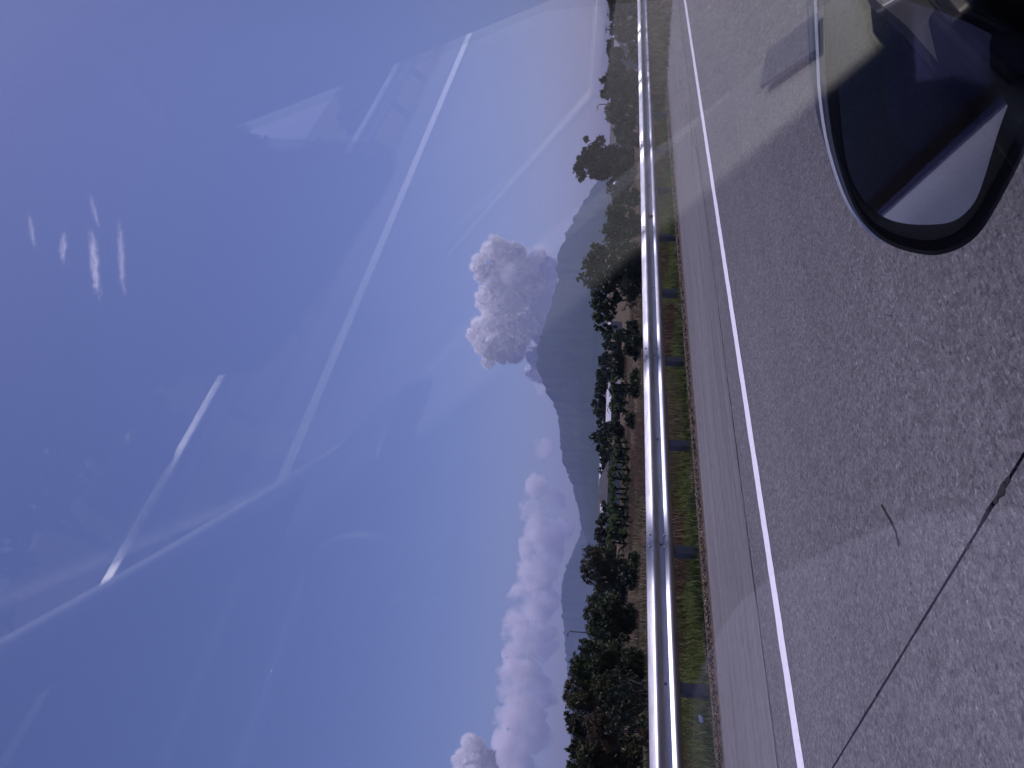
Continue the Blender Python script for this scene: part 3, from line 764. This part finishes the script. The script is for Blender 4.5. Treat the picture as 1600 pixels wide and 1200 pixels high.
ZONES = [(120, 'dark scrub bush near the tin roofs at the top edge', 'scrub by the tin roofs'), (200, 'dark scrub bush in the hedge line under the thin lamp pole', 'scrub under the lamp pole'),
         (335, 'dark scrub bush at the foot of the lone clumpy tree', 'scrub by the lone tree'), (560, 'dark scrub bush in the gap below the cumulus cloud', 'scrub below the cumulus'),
         (665, 'dark scrub bush around the house with the long white roof', 'scrub by the white roof'), (760, 'dark scrub bush by the dark hip-roofed house', 'scrub by the hip roof'),
         (862, 'dark scrub bush mixed into the banana grove', 'scrub in the banana grove'), (1010, 'dark scrub bush beside the round bush and drooping tree', 'scrub by the round bush'), (9999, 'low scrub bush at the bottom edge under the bushy tree', 'scrub at the bottom edge')]
for i, (x, y, r, rm) in enumerate(FAR):
    zone = next(z for z in ZONES if y < z[0])
    lum = [(x + g.uniform(-1, 1), y, r)] + [(x + g.uniform(0.1, 0.9) * r, y + g.uniform(-1, 1) * r, r * g.uniform(0.5, 0.85)) for _ in range(4)]
    tree_px('shrub', zone[1], 'shrub', rm, lum, (M_LEAF_D, M_LEAF, M_LEAF_D)[i % 3], 100 + i, 420, 0.0022 * rm, 0.001 * rm, r0=0.1, group=zone[2], base_y=y)

# banana plants
def banana_template(seed):
    g = random.Random(seed); st = MB(); st.tube([(0, 0, -0.3), (0.05, 0, 1.0), (0.08, 0.04, 2.1)], [0.17, 0.14, 0.09], 8)
    lv = []
    for i in range(15):
        low = i >= 9
        t = i * 2.4 + g.uniform(-.3, .3); L = g.uniform(1.5, 2.4); up = g.uniform(0.5, 1.5); V = []; F = []
        n = 8; w0 = g.uniform(0.20, 0.30)
        for k in range(n + 1):
            s = k / n; rr = L * s * (1 - 0.18 * s); z = (0.35 if low else 2.0) + up * 2.0 * s - (up * 1.1 + (0.5 if low else 1.1)) * s * s
            wd = w0 * math.sin(math.pi * min(1, 0.08 + 0.92 * s)) ** 0.6 * g.uniform(0.75, 1.1)
            c = Vector((math.cos(t) * rr, math.sin(t) * rr, z)); q = Vector((-math.sin(t), math.cos(t), 0))
            V += [c - q * wd - Vector((0, 0, wd * 0.35)), c, c + q * wd - Vector((0, 0, wd * 0.35))]
        for k in range(n):
            a = 3 * k; F += [(a, a + 3, a + 4, a + 1), (a + 1, a + 4, a + 5, a + 2)]
        lv.append(mesh_np('leaf', V, F, True))
    o = st.build('stem', M_BANANA); sm = o.data; bpy.data.objects.remove(o)
    return sm, lv
TPL = [banana_template(s) for s in (1, 2, 3)]
BAN = [(985, 700, 118), (988, 716, 112), (986, 733, 108), (988, 748, 105), (986, 762, 112), (989, 778, 104), (987, 792, 110), (988, 806, 106), (986, 820, 112), (987, 834, 108), (985, 848, 114), (984, 690, 122), (976, 722, 128), (975, 770, 128), (976, 812, 126), (980, 612, 130), (978, 628, 134), (982, 600, 128), (984, 642, 125), (978, 745, 122), (977, 790, 121), (976, 838, 124)]
for i, (x, y, rm) in enumerate(BAN):
    a = az_of(y); bx, by = math.cos(a) * rm, math.sin(a) * rm
    root = empty('banana_plant', (bx, by, gz(bx, by)), g.uniform(0, 6.28))
    near = 'banana plant in the grove along the far edge of the field' if y > 660 else 'banana plant in the small clump before the white-roofed house'
    set_props(root, near, 'banana plant', 'banana grove' if y > 660 else 'banana clump by the white roof')
    sc_ = g.uniform(0.95, 1.3); root.scale = (sc_, sc_, sc_)
    sm, lv = TPL[i % 3]
    link('stem', sm, M_BANANA, root)
    for me in lv: link('leaf', me, M_BANANA, root)

# ================================================================== houses across the field
def house(name, label, px, rng_m, w, d, h, roof_h, yaw, wall, roofm, hip=False, base=None, windows=2, cat='house'):
    x, y = px; a = az_of(y); bx, by = math.cos(a) * rng_m, math.sin(a) * rng_m
    top = at_range(x, y, rng_m)[2]; bz = gz(bx, by)
    hh = max(1.2, top - bz - roof_h)
    root = empty(name, (bx, by, bz), a + math.pi / 2 + yaw); set_props(root, label, cat)
    MB().box((-w / 2, -d / 2, -0.4), (w / 2, d / 2, hh)).build('wall', wall, root)
    e = 0.35
    if hip:
        r = MB(); k = max(0.1, w / 2 - d / 2)
        V = [(-w / 2 - e, -d / 2 - e, hh + .01), (w / 2 + e, -d / 2 - e, hh + .01), (w / 2 + e, d / 2 + e, hh + .01), (-w / 2 - e, d / 2 + e, hh + .01), (-k, 0, hh + roof_h), (k, 0, hh + roof_h)]
        r.add(V, [(0, 1, 5, 4), (1, 2, 5), (2, 3, 4, 5), (3, 0, 4), (3, 2, 1, 0)])
    else:
        r = MB().prism([(-w / 2 - e, -d / 2 - e, hh - 0.08), (-w / 2 - e, 0, hh + roof_h), (-w / 2 - e, d / 2 + e, hh - 0.08), (-w / 2 - e, d / 2 + e, hh + 0.04), (-w / 2 - e, 0, hh + roof_h + 0.14), (-w / 2 - e, -d / 2 - e, hh + 0.04)], (w + 2 * e, 0, 0))
        MB().prism([(-w / 2 + .01, -d / 2 + .02, hh), (-w / 2 + .01, 0, hh + roof_h - .02), (-w / 2 + .01, d / 2 - .02, hh)], (w - .02, 0, 0)).build('gable', wall, root)
    r.build('roof', roofm, root)
    for i in range(windows):
        for s in (-1, 1):
            wx = -w / 2 + w * (i + 0.5) / windows
            MB().box((wx - 0.45, s * d / 2 - 0.03, hh * 0.40), (wx + 0.45, s * d / 2 + 0.03, hh * 0.78)).build('window', M_DARKGLASS, root)
    return root
# the field side of each house faces the road
house('house', 'low house with a long bright white roof beyond the banana clump', (948, 634), 205, 8.0, 6.0, 2.6, 1.2, 0.15, M_WALL, M_WHITE_ROOF)
house('house', 'pale grey gabled hut beside the white-roofed house', (951, 604), 198, 3.6, 3.2, 2.2, 1.0, 1.2, M_WALL, M_GREY_ROOF, windows=1)
house('house', 'small white-roofed shed among the shrubs below the cumulus', (951, 512), 215, 3.0, 3.0, 2, 0.6, 0.2, M_WALL, M_WHITE_ROOF, windows=1)
house('house', 'dark hip-roofed house showing above the banana grove', (936, 755), 170, 8.5, 7.0, 2.6, 1.9, 0.1, M_WALL, M_DARK_ROOF, True)
house('house', 'second dark hipped roof behind the banana grove', (934, 778), 200, 5.0, 5.0, 2.6, 1.7, 0.0, M_WALL, M_DARK_ROOF, True)
house('warehouse', 'long pale shed roof far behind the banana grove', (937, 735), 270, 10.0, 9.0, 3, 0.9, 0.05, M_WALL, M_WHITE_ROOF, windows=4, cat='shed')
house('warehouse', 'pale shed roof at the end of the banana grove', (938, 806), 260, 7.0, 7.0, 3, 0.9, 0.0, M_WALL, M_WHITE_ROOF, windows=2, cat='shed')
house('house', 'blue-grey tin roofs beside the feathery tree', (957, 62), 175, 7.0, 6.0, 2.4, 1.3, 0.7, M_WALL, M_GREY_ROOF)
house('house', 'tin-roofed shed near the thin pole', (960, 82), 165, 4.5, 5.0, 2.4, 1.0, -0.4, M_WALL, M_GREY_ROOF, windows=1)
house('house', 'dark blue-roofed house right of the lone tree', (954, 204), 210, 7.5, 6.0, 2.6, 1.6, 0.3, M_WALL, M_DARK_ROOF)
house('house', 'white-roofed hut behind the low rounded tree', (958, 302), 215, 5.0, 4.0, 2.4, 0.8, 0.2, M_WALL, M_WHITE_ROOF, windows=1)
# thin lamp and utility poles
def pole(label, xt, y, rng_m, arm):
    a = az_of(y); bx, by = math.cos(a) * rng_m, math.sin(a) * rng_m; bz = gz(bx, by); top = at_range(xt, y, rng_m)[2] - bz
    root = empty('utility_pole', (bx, by, bz), a); set_props(root, label, 'pole')
    MB().tube([(0, 0, -0.5), (0, 0, top)], [0.16, 0.09], 8).build('shaft', M_POLE, root)
    b = MB()
    if arm == 'lamp': b.tube([(0, 0, top - 0.1), (0, 0.3, top + 0.25), (0, 0.5, top + 0.25)], 0.06, 6).box((-0.16, 0.4, top + 0.18), (0.16, 0.85, top + 0.36))
    else: b.box((-0.07, -0.7, top - 0.35), (0.07, 0.7, top - 0.22)).tube([(0, -0.6, top - 0.2), (0, -0.6, top)], 0.05, 6).tube([(0, 0.6, top - 0.2), (0, 0.6, top)], 0.05, 6)
    b.build('lamp_arm' if arm == 'lamp' else 'crossarm', M_POLE, root)
pole('thin dark pole over the tin roofs at the top edge', 945, 46, 160, 'cross')
pole('thin lamp pole between the feathery tree and the lone tree', 936, 163, 150, 'lamp')
pole('thin lamp pole standing over the weeping trees against the haze', 890, 991, 130, 'lamp')

# ================================================================== grass
def blades(n, sample, h0, h1, w, seed, bend=0.5):
    g = np.random.default_rng(seed)
    P, hs = sample(g, n); n = len(P)
    h = g.uniform(h0, h1, n) * hs; t = g.uniform(0, 2 * np.pi, n); b = g.uniform(0.1, 1.0, n) * bend * h
    d = np.stack([np.cos(t), np.sin(t), np.zeros(n)], 1); q = np.stack([-np.sin(t), np.cos(t), np.zeros(n)], 1)
    tw = g.uniform(0, 2 * np.pi, n); q = np.stack([np.cos(tw), np.sin(tw), np.zeros(n)], 1)
    wv = (w * g.uniform(0.6, 1.3, n))[:, None]; up = np.array([0, 0, 1.0])
    V = np.empty((n, 5, 3))
    mid = P + up * (h * 0.6)[:, None] + d * (b * 0.35)[:, None]
    V[:, 0] = P - q * wv; V[:, 1] = P + q * wv; V[:, 2] = mid + q * wv * 0.7; V[:, 3] = mid - q * wv * 0.7
    V[:, 4] = P + up * (h * (1 - 0.25 * g.random(n)))[:, None] + d * b[:, None]
    i0 = np.arange(n) * 5
    F = np.concatenate([np.stack([i0, i0 + 1, i0 + 2], 1), np.stack([i0, i0 + 2, i0 + 3], 1), np.stack([i0 + 3, i0 + 2, i0 + 4], 1)])
    return V.reshape(-1, 3), F
def nz(x, y, s, k=0.0): return np.array([noise.noise((a * s, b * s, k)) for a, b in zip(x, y)])
def strip(x0, x1, y0, y1, thr, s, k, z=-0.03):
    def f(g, n):
        # denser near the eye
        x = x0 + (x1 - x0) * g.random(n) ** 1.5; y = g.uniform(y0, y1, n)
        v = nz(x, y, s, k); keep = v > thr
        x, y, v = x[keep], y[keep], v[keep]
        return np.stack([x, y, np.full(len(x), z)], 1), 0.75 + 0.5 * np.clip(v, -0.5, 1) + 0.25 * (y - y0) / (y1 - y0)
    return f
def stuff(name, vf, mat, label):
    V, F = vf; return set_props(link(name, mesh_np(name, V, F), mat), label, None, None, 'stuff')
stuff('grass', blades(60000, strip(0.5, 44, 9.50, 11.9, -0.28, 0.9, 1.0), 0.10, 0.30, 0.0065, 1), M_GRASS, 'green verge grass around the guardrail posts')
stuff('grass', blades(16000, strip(0.5, 40, 9.24, 9.75, -0.25, 2.2, 4.0), 0.03, 0.10, 0.006, 2, 0.9), M_GRASS, 'short grass creeping onto the littered road edge')
stuff('dry_grass', blades(34000, strip(0.5, 60, 9.9, 12.8, -0.02, 0.45, 2.0), 0.28, 0.62, 0.006, 3), M_DRY, 'tall dry grass standing behind the guardrail')
stuff('weeds', blades(9000, strip(5, 30, 10.2, 12.0, 0.12, 0.5, 6.0), 0.3, 0.7, 0.009, 4), M_WEED, 'reddish weeds behind the guardrail')
def field(r0, r1, y0px, y1px, thr, s, k):
    a0, a1 = az_of(y1px), az_of(y0px)
    def f(g, n):
        a = g.uniform(min(a0, a1), max(a0, a1), n); r = r0 * (r1 / r0) ** g.random(n)
        x, y = r * np.cos(a), r * np.sin(a)
        v = nz(x, y, s, k); keep = v > thr; x, y = x[keep], y[keep]
        return np.stack([x, y, np.array([gz(p, q) for p, q in zip(x, y)]) - 0.02], 1), np.ones(len(x))
    return f
stuff('dry_grass', blades(90000, field(24, 150, -30, 1230, -0.15, 0.06, 3.0), 0.3, 0.75, 0.022, 5, 0.6), M_DRY, 'dry brown field grass below the embankment')
stuff('weeds', blades(26000, field(70, 150, 470, 860, 0.12, 0.07, 9.0), 0.3, 0.9, 0.03, 6, 0.5), M_WEED, 'reddish brown weeds in a band across the field')
stuff('grass', blades(50000, field(26, 150, -30, 1230, 0.0, 0.05, 14.0), 0.3, 0.7, 0.022, 7, 0.6), M_LEAF_O, 'olive green patches of field growth')
# fallen leaves along the concrete edge
def litter(n, seed):
    g = np.random.default_rng(seed); x = 1 + 32 * g.random(n) ** 1.6; y = 9.03 + np.abs(g.normal(0, 0.13, n))
    C = np.stack([x, y, 0.03 + 0.02 * g.random(n)], 1); A = unit(g, n); A[:, 2] *= 0.3; A /= np.linalg.norm(A, axis=1)[:, None]
    return quads(g, C, g.uniform(0.008, 0.028, n), g.uniform(0.005, 0.014, n), A, perp(g, A))
stuff('leaf_litter', litter(9000, 8), M_LEAFLIT, 'brown fallen leaves along the edge of the shoulder')
p = on_plane(1096, 1124, 0.12)
lb = MB(); lb.tube([(-0.035, 0, 0), (-0.02, 0.005, 0.02), (0.03, 0, 0.03), (0.045, 0, 0.05)], [0.018, 0.03, 0.028, 0.012], 8)
o = lb.build('litter_cup', M_LITTER, smooth=True); o.location = (p[0], p[1], 0.10); set_props(o, 'small crumpled white cup in the grass under the rail', 'litter')

# ================================================================== beyond the other side of the road (seen as reflections in the side window)
guardrail(-9.0, -12, 60, -1, 'galvanised guardrail on the far right side of the road, mirrored faintly in the window', 3.1)
def plain_tree(label, x, y, h, r, mat, seed, group):
    g_ = random.Random(seed); z0 = gz(x, y)
    lum = [(g_.uniform(-.55, .55) * r, g_.uniform(-.55, .55) * r, h - r * g_.uniform(0.5, 1.25), r * g_.uniform(0.4, 0.62)) for _ in range(9)]
    root = empty('roadside_tree', (x, y, z0)); set_props(root, label, 'tree', group)
    Vv, Ff = crown(seed, lum, 420, 0.20, 0.085, 0.1)
    link('crown', mesh_np('crown', Vv, Ff), mat, root); trunk_mb((0, 0, 0), lum, 0.14, seed).build('trunk', M_BARK, root, smooth=True)
g = random.Random(911)
for i in range(26):
    x = -6 + i * 2.6 + g.uniform(-.8, .8); far = 16 + g.uniform(0, 6)
    h = g.uniform(1.9, 2.5) if (x > 26 or 13.5 < x < 20) else g.uniform(3.8, 5.5)
    plain_tree('bushy tree in the row across the road, mirrored faintly in the window', x, -far, h, min(0.62 * h, g.uniform(1.5, 2.2)), M_LEAF_D, 300 + i, 'trees on the other side of the road')

# ================================================================== the car the picture is taken from
CAR_O = (0.2, -0.55, 0.0)
car = empty('car', CAR_O); set_props(car, 'white car seen from its front passenger seat, with violet tinted side window and black mirror', 'car')
def part(mb, name, mat, parent=None, bevel=0.0, segs=3, smooth=False):
    return mb.build(name, mat, parent if parent is not None else car, CAR_O, bevel, segs, smooth)
TAU = R_(21.0); S_ = 0.10
PN = Vector((0, math.cos(TAU), math.sin(TAU)))           # outward normal of the leaning side window
def pane_y(z): return (S_ - (z - 1.5) * PN.z) / PN.y
def on_pane(x, z, off=0.0):
    return Vector((x, pane_y(z), z)) + PN * off
# side window glass, 4 mm
outline = [(-0.62, 1.13), (1.045, 1.13), (0.98, 1.17), (0.72, 1.38), (0.47, 1.58), (0.33, 1.69), (-0.62, 1.69)]
part(MB().prism([on_pane(x, z) for x, z in outline], PN * 0.004), 'side_window', M_PANE)
# front door: inner trim, outer silver skin, belt seal
sk = MB()
ys = [(1.137, 0.256), (1.122, 0.280), (1.04, 0.328), (0.95, 0.350), (0.80, 0.365), (0.60, 0.370), (0.42, 0.350), (0.34, 0.320)]
n = len(ys); X0, X1 = -0.75, 1.15
V = [(X0, y, z) for z, y in ys] + [(X1, y, z) for z, y in ys] + [(X0, y - 0.02, z) for z, y in ys] + [(X1, y - 0.02, z) for z, y in ys]
sk.add(V, [(i, i + 1, n + i + 1, n + i) for i in range(n - 1)] + [(2 * n + i, 3 * n + i, 3 * n + i + 1, 2 * n + i + 1) for i in range(n - 1)] + [(0, n, 3 * n, 2 * n), (n - 1, 3 * n - 1, 4 * n - 1, 2 * n - 1)])
part(sk, 'door_skin', M_SILVER, smooth=True)
part(MB().box((-0.75, 0.236, 1.120), (1.04, 0.247, 1.1295)), 'belt_seal', M_RUBBER)
part(MB().prism([(-0.75, 0.232, 1.122), (-0.75, 0.18, 1.106), (-0.75, 0.16, 1.05), (-0.75, 0.19, 0.80), (-0.75, 0.13, 0.76), (-0.75, 0.13, 0.70), (-0.75, 0.22, 0.66), (-0.75, 0.26, 0.40), (-0.75, 0.28, 0.40), (-0.75, 0.27, 1.06), (-0.75, 0.248, 1.118)], (1.70, 0, 0)), 'door_trim', M_BLACK, bevel=0.012)
# door mirror: black housing with a silver cap rim, mirror glass turned towards the driver's seat
mir = bpy.data.objects.new('door_mirror', None); COL.objects.link(mir); mir.parent = car
OUTPX = [(1282, -45), (1283, 0), (1286, 80), (1290, 160), (1303, 240), (1330, 320), (1362, 365), (1400, 388), (1440, 398), (1470, 398), (1505, 385), (1535, 358), (1565, 308), (1600, 240), (1628, 165), (1630, 110), (1600, 62), (1520, 14), (1420, -22), (1340, -42)]
GLSPX = [(1306, -20), (1306, 60), (1311, 150), (1321, 245), (1336, 290), (1356, 320), (1381, 339), (1412, 349), (1450, 351), (1485, 347), (1511, 330), (1531, 298), (1560, 205), (1590, 115), (1575, 72), (1500, 30), (1400, -4), (1340, -22)]
MA = R_(25.0); MN = np.array([-math.cos(MA), -math.sin(MA), 0.0]); MP = np.array([0.69, 0.22, 1.23])
def on_mirror(px, off=0.0):
    """outline points on the tilted face of the mirror; off = metres forward of it"""
    P0 = MP - MN * off; out = []
    for x, y in px:
        d = pray(x, y); out.append(EYE + d * (((P0 - EYE) @ MN) / (d @ MN)))
    return np.array(out)
def spline(P, k=4):
    n = len(P); out = []
    for i in range(n):
        p0, p1, p2, p3 = P[i - 1], P[i], P[(i + 1) % n], P[(i + 2) % n]
        for j in range(k):
            t = j / k
            out.append(0.5 * (2 * p1 + (p2 - p0) * t + (2 * p0 - 5 * p1 + 4 * p2 - p3) * t * t + (3 * p1 - p0 - 3 * p2 + p3) * t ** 3))
    return out
OUTW = spline(on_mirror(OUTPX)); NO = len(OUTW)
cM = sum(OUTW) / NO
def ring(sc_, fwd, drop=0.0):
    return [Vector(cM + (p - cM) * sc_ - MN * fwd + np.array([fwd * 0.5, -fwd * 0.25, -drop])) for p in OUTW]
rings = [ring(0.90, 0.012), ring(0.955, -0.001), ring(0.985, -0.002), ring(1.0, 0.004), ring(1.0, 0.014), ring(0.99, 0.035), ring(0.955, 0.06), ring(0.88, 0.085), ring(0.7, 0.105), ring(0.4, 0.115), ring(0.02, 0.118)]
hb_ = MB()
for i in range(len(rings) - 1):
    hb_.add(rings[i] + rings[i + 1], [(k, (k + 1) % NO, NO + (k + 1) % NO, NO + k) for k in range(NO)])
part(hb_, 'housing', M_BLACK, mir, smooth=True)
GW = [Vector(p) for p in spline(on_mirror(GLSPX, 0.004))]
part(MB().prism(GW, Vector(-MN) * 0.004), 'mirror_glass', M_MIRROR, mir)
part(MB().prism([Vector(cM + (np.array(o_) - cM) * 0.93 - MN * 0.010) for o_ in OUTW], Vector(-MN) * 0.006), 'bezel', M_BLACK, mir)
part(MB().tube([Vector(p) for p in ring(1.006, 0.010)[4:30]], 0.0028, 6), 'cap_edge', M_SILVER, mir, smooth=True)
part(MB().prism([(0.72, 0.19, 1.20), (0.72, 0.23, 1.20), (0.72, 0.26, 1.13), (0.72, 0.29, 1.10), (0.72, 0.29, 1.05), (0.72, 0.20, 1.05)], (0.12, 0, 0)), 'mirror_foot', M_BLACK, mir, bevel=0.01)
part(MB().prism([on_pane(0.60, 1.132, 0.007), on_pane(1.05, 1.132, 0.007), on_pane(0.93, 1.215, 0.007), on_pane(0.84, 1.25, 0.007), on_pane(0.74, 1.22, 0.007), on_pane(0.65, 1.175, 0.007)], PN * 0.022), 'mirror_sail', M_BLACK, mir, bevel=0.006)
# pale bars added at the windscreen to show as a bright reflected strip
part(MB().tube([(0.70, 0.045, 1.462), (0.757, 0.012, 1.428), (0.880, -0.096, 1.342)], [0.007, 0.010, 0.010], 6), 'streak_bar_upper', M_STREAK)
part(MB().tube([(0.880, -0.096, 1.342), (0.890, -0.25, 1.336), (0.900, -0.42, 1.330)], [0.008, 0.005, 0.002], 6), 'streak_bar_lower', M_STREAK)
# windscreen pillars, header, roof
def bar(pts, sz, name, mat, parent=None):
    return part(MB().tube(pts, sz, 10), name, mat, parent, smooth=True)
bar([(1.30, -1.28, 1.045), (1.132, -1.262, 1.141), (0.994, -1.256, 1.218), (0.722, -1.252, 1.379), (0.505, -1.25, 1.515), (0.30, -1.22, 1.66)], [0.021] * 6, 'pillar', M_TRIM)
part(MB().prism([(1.30, -1.30, 1.02), (0.50, -1.285, 1.50), (0.30, -1.25, 1.66), (0.18, -1.25, 1.66), (0.42, -1.30, 1.48), (1.12, -1.32, 1.02)], (0, -0.05, 0)), 'pillar_cover', M_BLACK)
pi_ = [(.36, -.22, 1.685), (.444, -.160, 1.628), (.54, -.083, 1.556), (.636, .007, 1.480), (.95, .135, 1.22), (1.10, .17, 1.10)]
po_ = [(.30, .02, 1.70), (.40, .045, 1.64), (.52, .085, 1.55), (.66, .112, 1.47), (.95, .19, 1.22), (1.12, .21, 1.10)]
pc_ = MB(); off_ = Vector((0.010, 0.008, 0.010)); n = len(pi_)
VV = [Vector(p) for p in pi_] + [Vector(p) for p in po_]; VV += [v_ + off_ for v_ in VV]
pc_.add(VV, [(k, k + 1, n + k + 1, n + k) for k in range(n - 1)] + [(2 * n + k, 3 * n + k, 3 * n + k + 1, 2 * n + k + 1) for k in range(n - 1)] + [(k, 2 * n + k, 2 * n + k + 1, k + 1) for k in range(n - 1)] + [(n + k, n + k + 1, 3 * n + k + 1, 3 * n + k) for k in range(n - 1)])
part(pc_, 'pillar_cover', M_BLACK)
part(MB().prism([on_pane(1.14, 1.06, 0.006), on_pane(0.99, 1.17, 0.006), on_pane(0.73, 1.38, 0.006), on_pane(0.48, 1.58, 0.006), on_pane(0.34, 1.69, 0.006), on_pane(0.42, 1.69, 0.006), on_pane(0.80, 1.38, 0.006), on_pane(1.22, 1.06, 0.006)], PN * 0.02), 'pillar', M_SILVER)
part(MB().prism([(0.30, -0.10, 1.735), (0.30, -1.27, 1.735), (0.40, -1.27, 1.605), (0.43, -0.70, 1.602), (0.43, -0.20, 1.634), (0.43, -0.12, 1.638), (0.42, 0.0, 1.66), (0.30, 0.0, 1.735)], (-0.05, 0, 0.02)), 'header', M_LINING)
part(MB().box((-1.6, -1.30, 1.735), (0.36, 0.03, 1.765)), 'roof_lining', M_LINING)
part(MB().box((-1.6, -1.36, 1.767), (0.34, 0.10, 1.80)), 'roof', M_SILVER, bevel=0.012)
part(MB().box((-1.6, -0.02, 1.66), (0.34, 0.045, 1.733)), 'roof_rail', M_LINING)
# windscreen
part(MB().prism([(1.22, 0.14, 1.075), (1.28, -0.55, 1.075), (1.22, -1.25, 1.075), (0.42, -1.22, 1.63), (0.46, -0.6, 1.65), (0.44, -0.12, 1.65)], (0.004, 0, 0.003)), 'windscreen', M_SCREEN)
# folded-down sun visor with a rounded corner
vp = [(-0.112, 1.628), (-0.071, 1.577), (-0.040, 1.541), (-0.036, 1.531), (-0.042, 1.524), (-0.062, 1.521), (-0.139, 1.515), (-0.205, 1.511), (-0.240, 1.513), (-0.258, 1.524), (-0.275, 1.540), (-0.330, 1.585), (-0.360, 1.628)]
part(MB().prism([(0.376, y, z) for y, z in vp], (0.012, 0, 0)), 'sun_visor', M_BLACK, bevel=0.003)
# rear-view mirror on its stalk
part(MB().box((0.40, -0.565, 1.515), (0.43, -0.435, 1.560)), 'rear_view_mirror', M_BLACK, bevel=0.014)
part(MB().tube([(0.42, -0.50, 1.555), (0.45, -0.50, 1.61)], 0.012, 8), 'mirror_stalk', M_BLACK)
# dashboard, vent, instrument hood, steering wheel
part(MB().prism([(0.835, 0.165, 1.168), (0.86, 0.165, 1.176), (1.05, 0.15, 1.160), (1.24, 0.12, 1.075), (1.24, 0.12, 0.80), (0.90, 0.165, 0.72), (0.84, 0.165, 1.02)], (0, -1.42, 0)), 'dashboard', M_DASH, bevel=0.014)
vt = part(MB().prism([(0.915, 0.085, 1.1765), (0.945, 0.012, 1.1765), (1.045, 0.030, 1.166), (1.02, 0.10, 1.168)], (0, 0, 0.004)), 'defrost_vent', M_BLACK)
part(MB().prism([(0.74, -0.72, 1.19), (0.78, -0.72, 1.225), (0.95, -0.72, 1.215), (1.02, -0.72, 1.165), (0.80, -0.72, 1.13)], (0, -0.36, 0)), 'instrument_hood', M_BLACK, bevel=0.02)
sw = MB(); cs = Vector((0.62, -0.90, 1.02)); ax1 = Vector((0, 1, 0)); ax2 = Vector((0.42, 0, 0.9)).normalized()
sw.tube([cs + (ax1 * math.cos(t) + ax2 * math.sin(t)) * 0.185 for t in np.linspace(0, 2 * math.pi, 37)], 0.016, 8, False)
for t in (0, math.pi, -math.pi / 2): sw.tube([cs + Vector((0.03, 0, -0.01)), cs + (ax1 * math.cos(t) + ax2 * math.sin(t)) * 0.18], 0.014, 6)
sw.tube([cs, cs + Vector((0.20, 0, -0.09))], 0.05, 12)
part(sw, 'steering_wheel', M_BLACK, smooth=True)
# bonnet and front wing
bn = MB(); rows = [(1.26, 1.03), (1.40, 0.97), (1.58, 0.86), (1.72, 0.72), (1.78, 0.58), (1.79, 0.40)]
cols_ = [(0.36, -0.24), (0.30, -0.06), (0.10, -0.005), (0.06, 0.0), (-0.30, 0.012), (-0.55, 0.02), (-0.80, 0.012), (-1.16, 0.0), (-1.20, -0.005), (-1.40, -0.06), (-1.46, -0.24)]
V = [(x, y, z + dz) for x, z in rows for y, dz in cols_]; m = len(cols_)
bn.add(V, [(j * m + i, (j + 1) * m + i, (j + 1) * m + i + 1, j * m + i + 1) for j in range(len(rows) - 1) for i in range(m - 1)])
part(bn, 'bonnet', M_SILVER, smooth=True)
# far side door with dark privacy glass, floor, rear bulkhead
part(MB().box((-1.6, -1.42, 0.40), (1.25, -1.36, 1.06)), 'door', M_SILVER, bevel=0.02)
part(MB().box((-1.6, -1.355, 0.45), (1.15, -1.30, 1.04)), 'door_trim', M_BLACK, bevel=0.015)
part(MB().prism([(-0.6, -1.39, 1.05), (1.10, -1.39, 1.05), (0.44, -1.31, 1.50), (0.24, -1.28, 1.64), (-0.6, -1.28, 1.64)], (0, -0.004, 0)), 'door_window', M_PRIVACY)
part(MB().box((-1.6, -1.42, 0.30), (1.3, 0.33, 0.36)), 'floor', M_RUBBER)
part(MB().box((-1.64, -1.40, 0.36), (-1.60, 0.26, 1.73)), 'rear_bulkhead', M_LINING)
part(MB().box((-1.6, -1.36, 1.05), (-0.62, -1.30, 1.73)), 'rear_side_panel', M_LINING)
part(MB().prism([(-1.6, 0.27, 1.05), (-0.64, 0.27, 1.05), (-0.64, 0.03, 1.70), (-1.6, 0.03, 1.70)], (0, 0.02, 0)), 'rear_side_panel', M_LINING)
# front seats
def seat(y, name_off=0.0):
    s_ = part(MB().box((-0.20, y - 0.25, 0.62), (0.34, y + 0.25, 0.80)), 'seat', M_SEAT, bevel=0.06, segs=4)
    part(MB().prism([(-0.18, y - 0.24, 0.78), (-0.30, y - 0.24, 0.80), (-0.55, y - 0.24, 1.36), (-0.42, y - 0.24, 1.38)], (0, 0.48, 0)), 'backrest', M_SEAT, s_, bevel=0.04)
    part(MB().box((-0.62, y - 0.13, 1.40), (-0.50, y + 0.13, 1.58)), 'headrest', M_SEAT, s_, bevel=0.04)
seat(-0.10); seat(-0.92)

# pale cloth mound added in place of a lap, for its reflected patch
bg_ = MB(); n = 28; rows_ = [(0.80, 0.90), (0.86, 1.0), (0.95, 1.0), (1.01, 0.95), (1.04, 0.82), (1.052, 0.55), (1.055, 0.0)]
Vb = []
for z, k in rows_:
    for i in range(n):
        t = 2 * math.pi * i / n; c, s__ = math.cos(t), math.sin(t); e = 0.62
        Vb.append((0.20 + 0.245 * k * math.copysign(abs(c) ** e, c), -0.11 + 0.20 * k * math.copysign(abs(s__) ** e, s__), z + 0.006 * noise.noise((c * 3, s__ * 3, z * 9))))
bg_.add(Vb, [(r * n + i, r * n + (i + 1) % n, (r + 1) * n + (i + 1) % n, (r + 1) * n + i) for r in range(len(rows_) - 1) for i in range(n)])
bo = bg_.build('mound', M_MOUND, None, (0.2, -0.11, 0.80), smooth=True); bo.location = (0.2, -0.11, 0.80)
set_props(bo, 'pale violet cloth bag added as a lap stand-in, showing only as a dim reflection', 'mound')
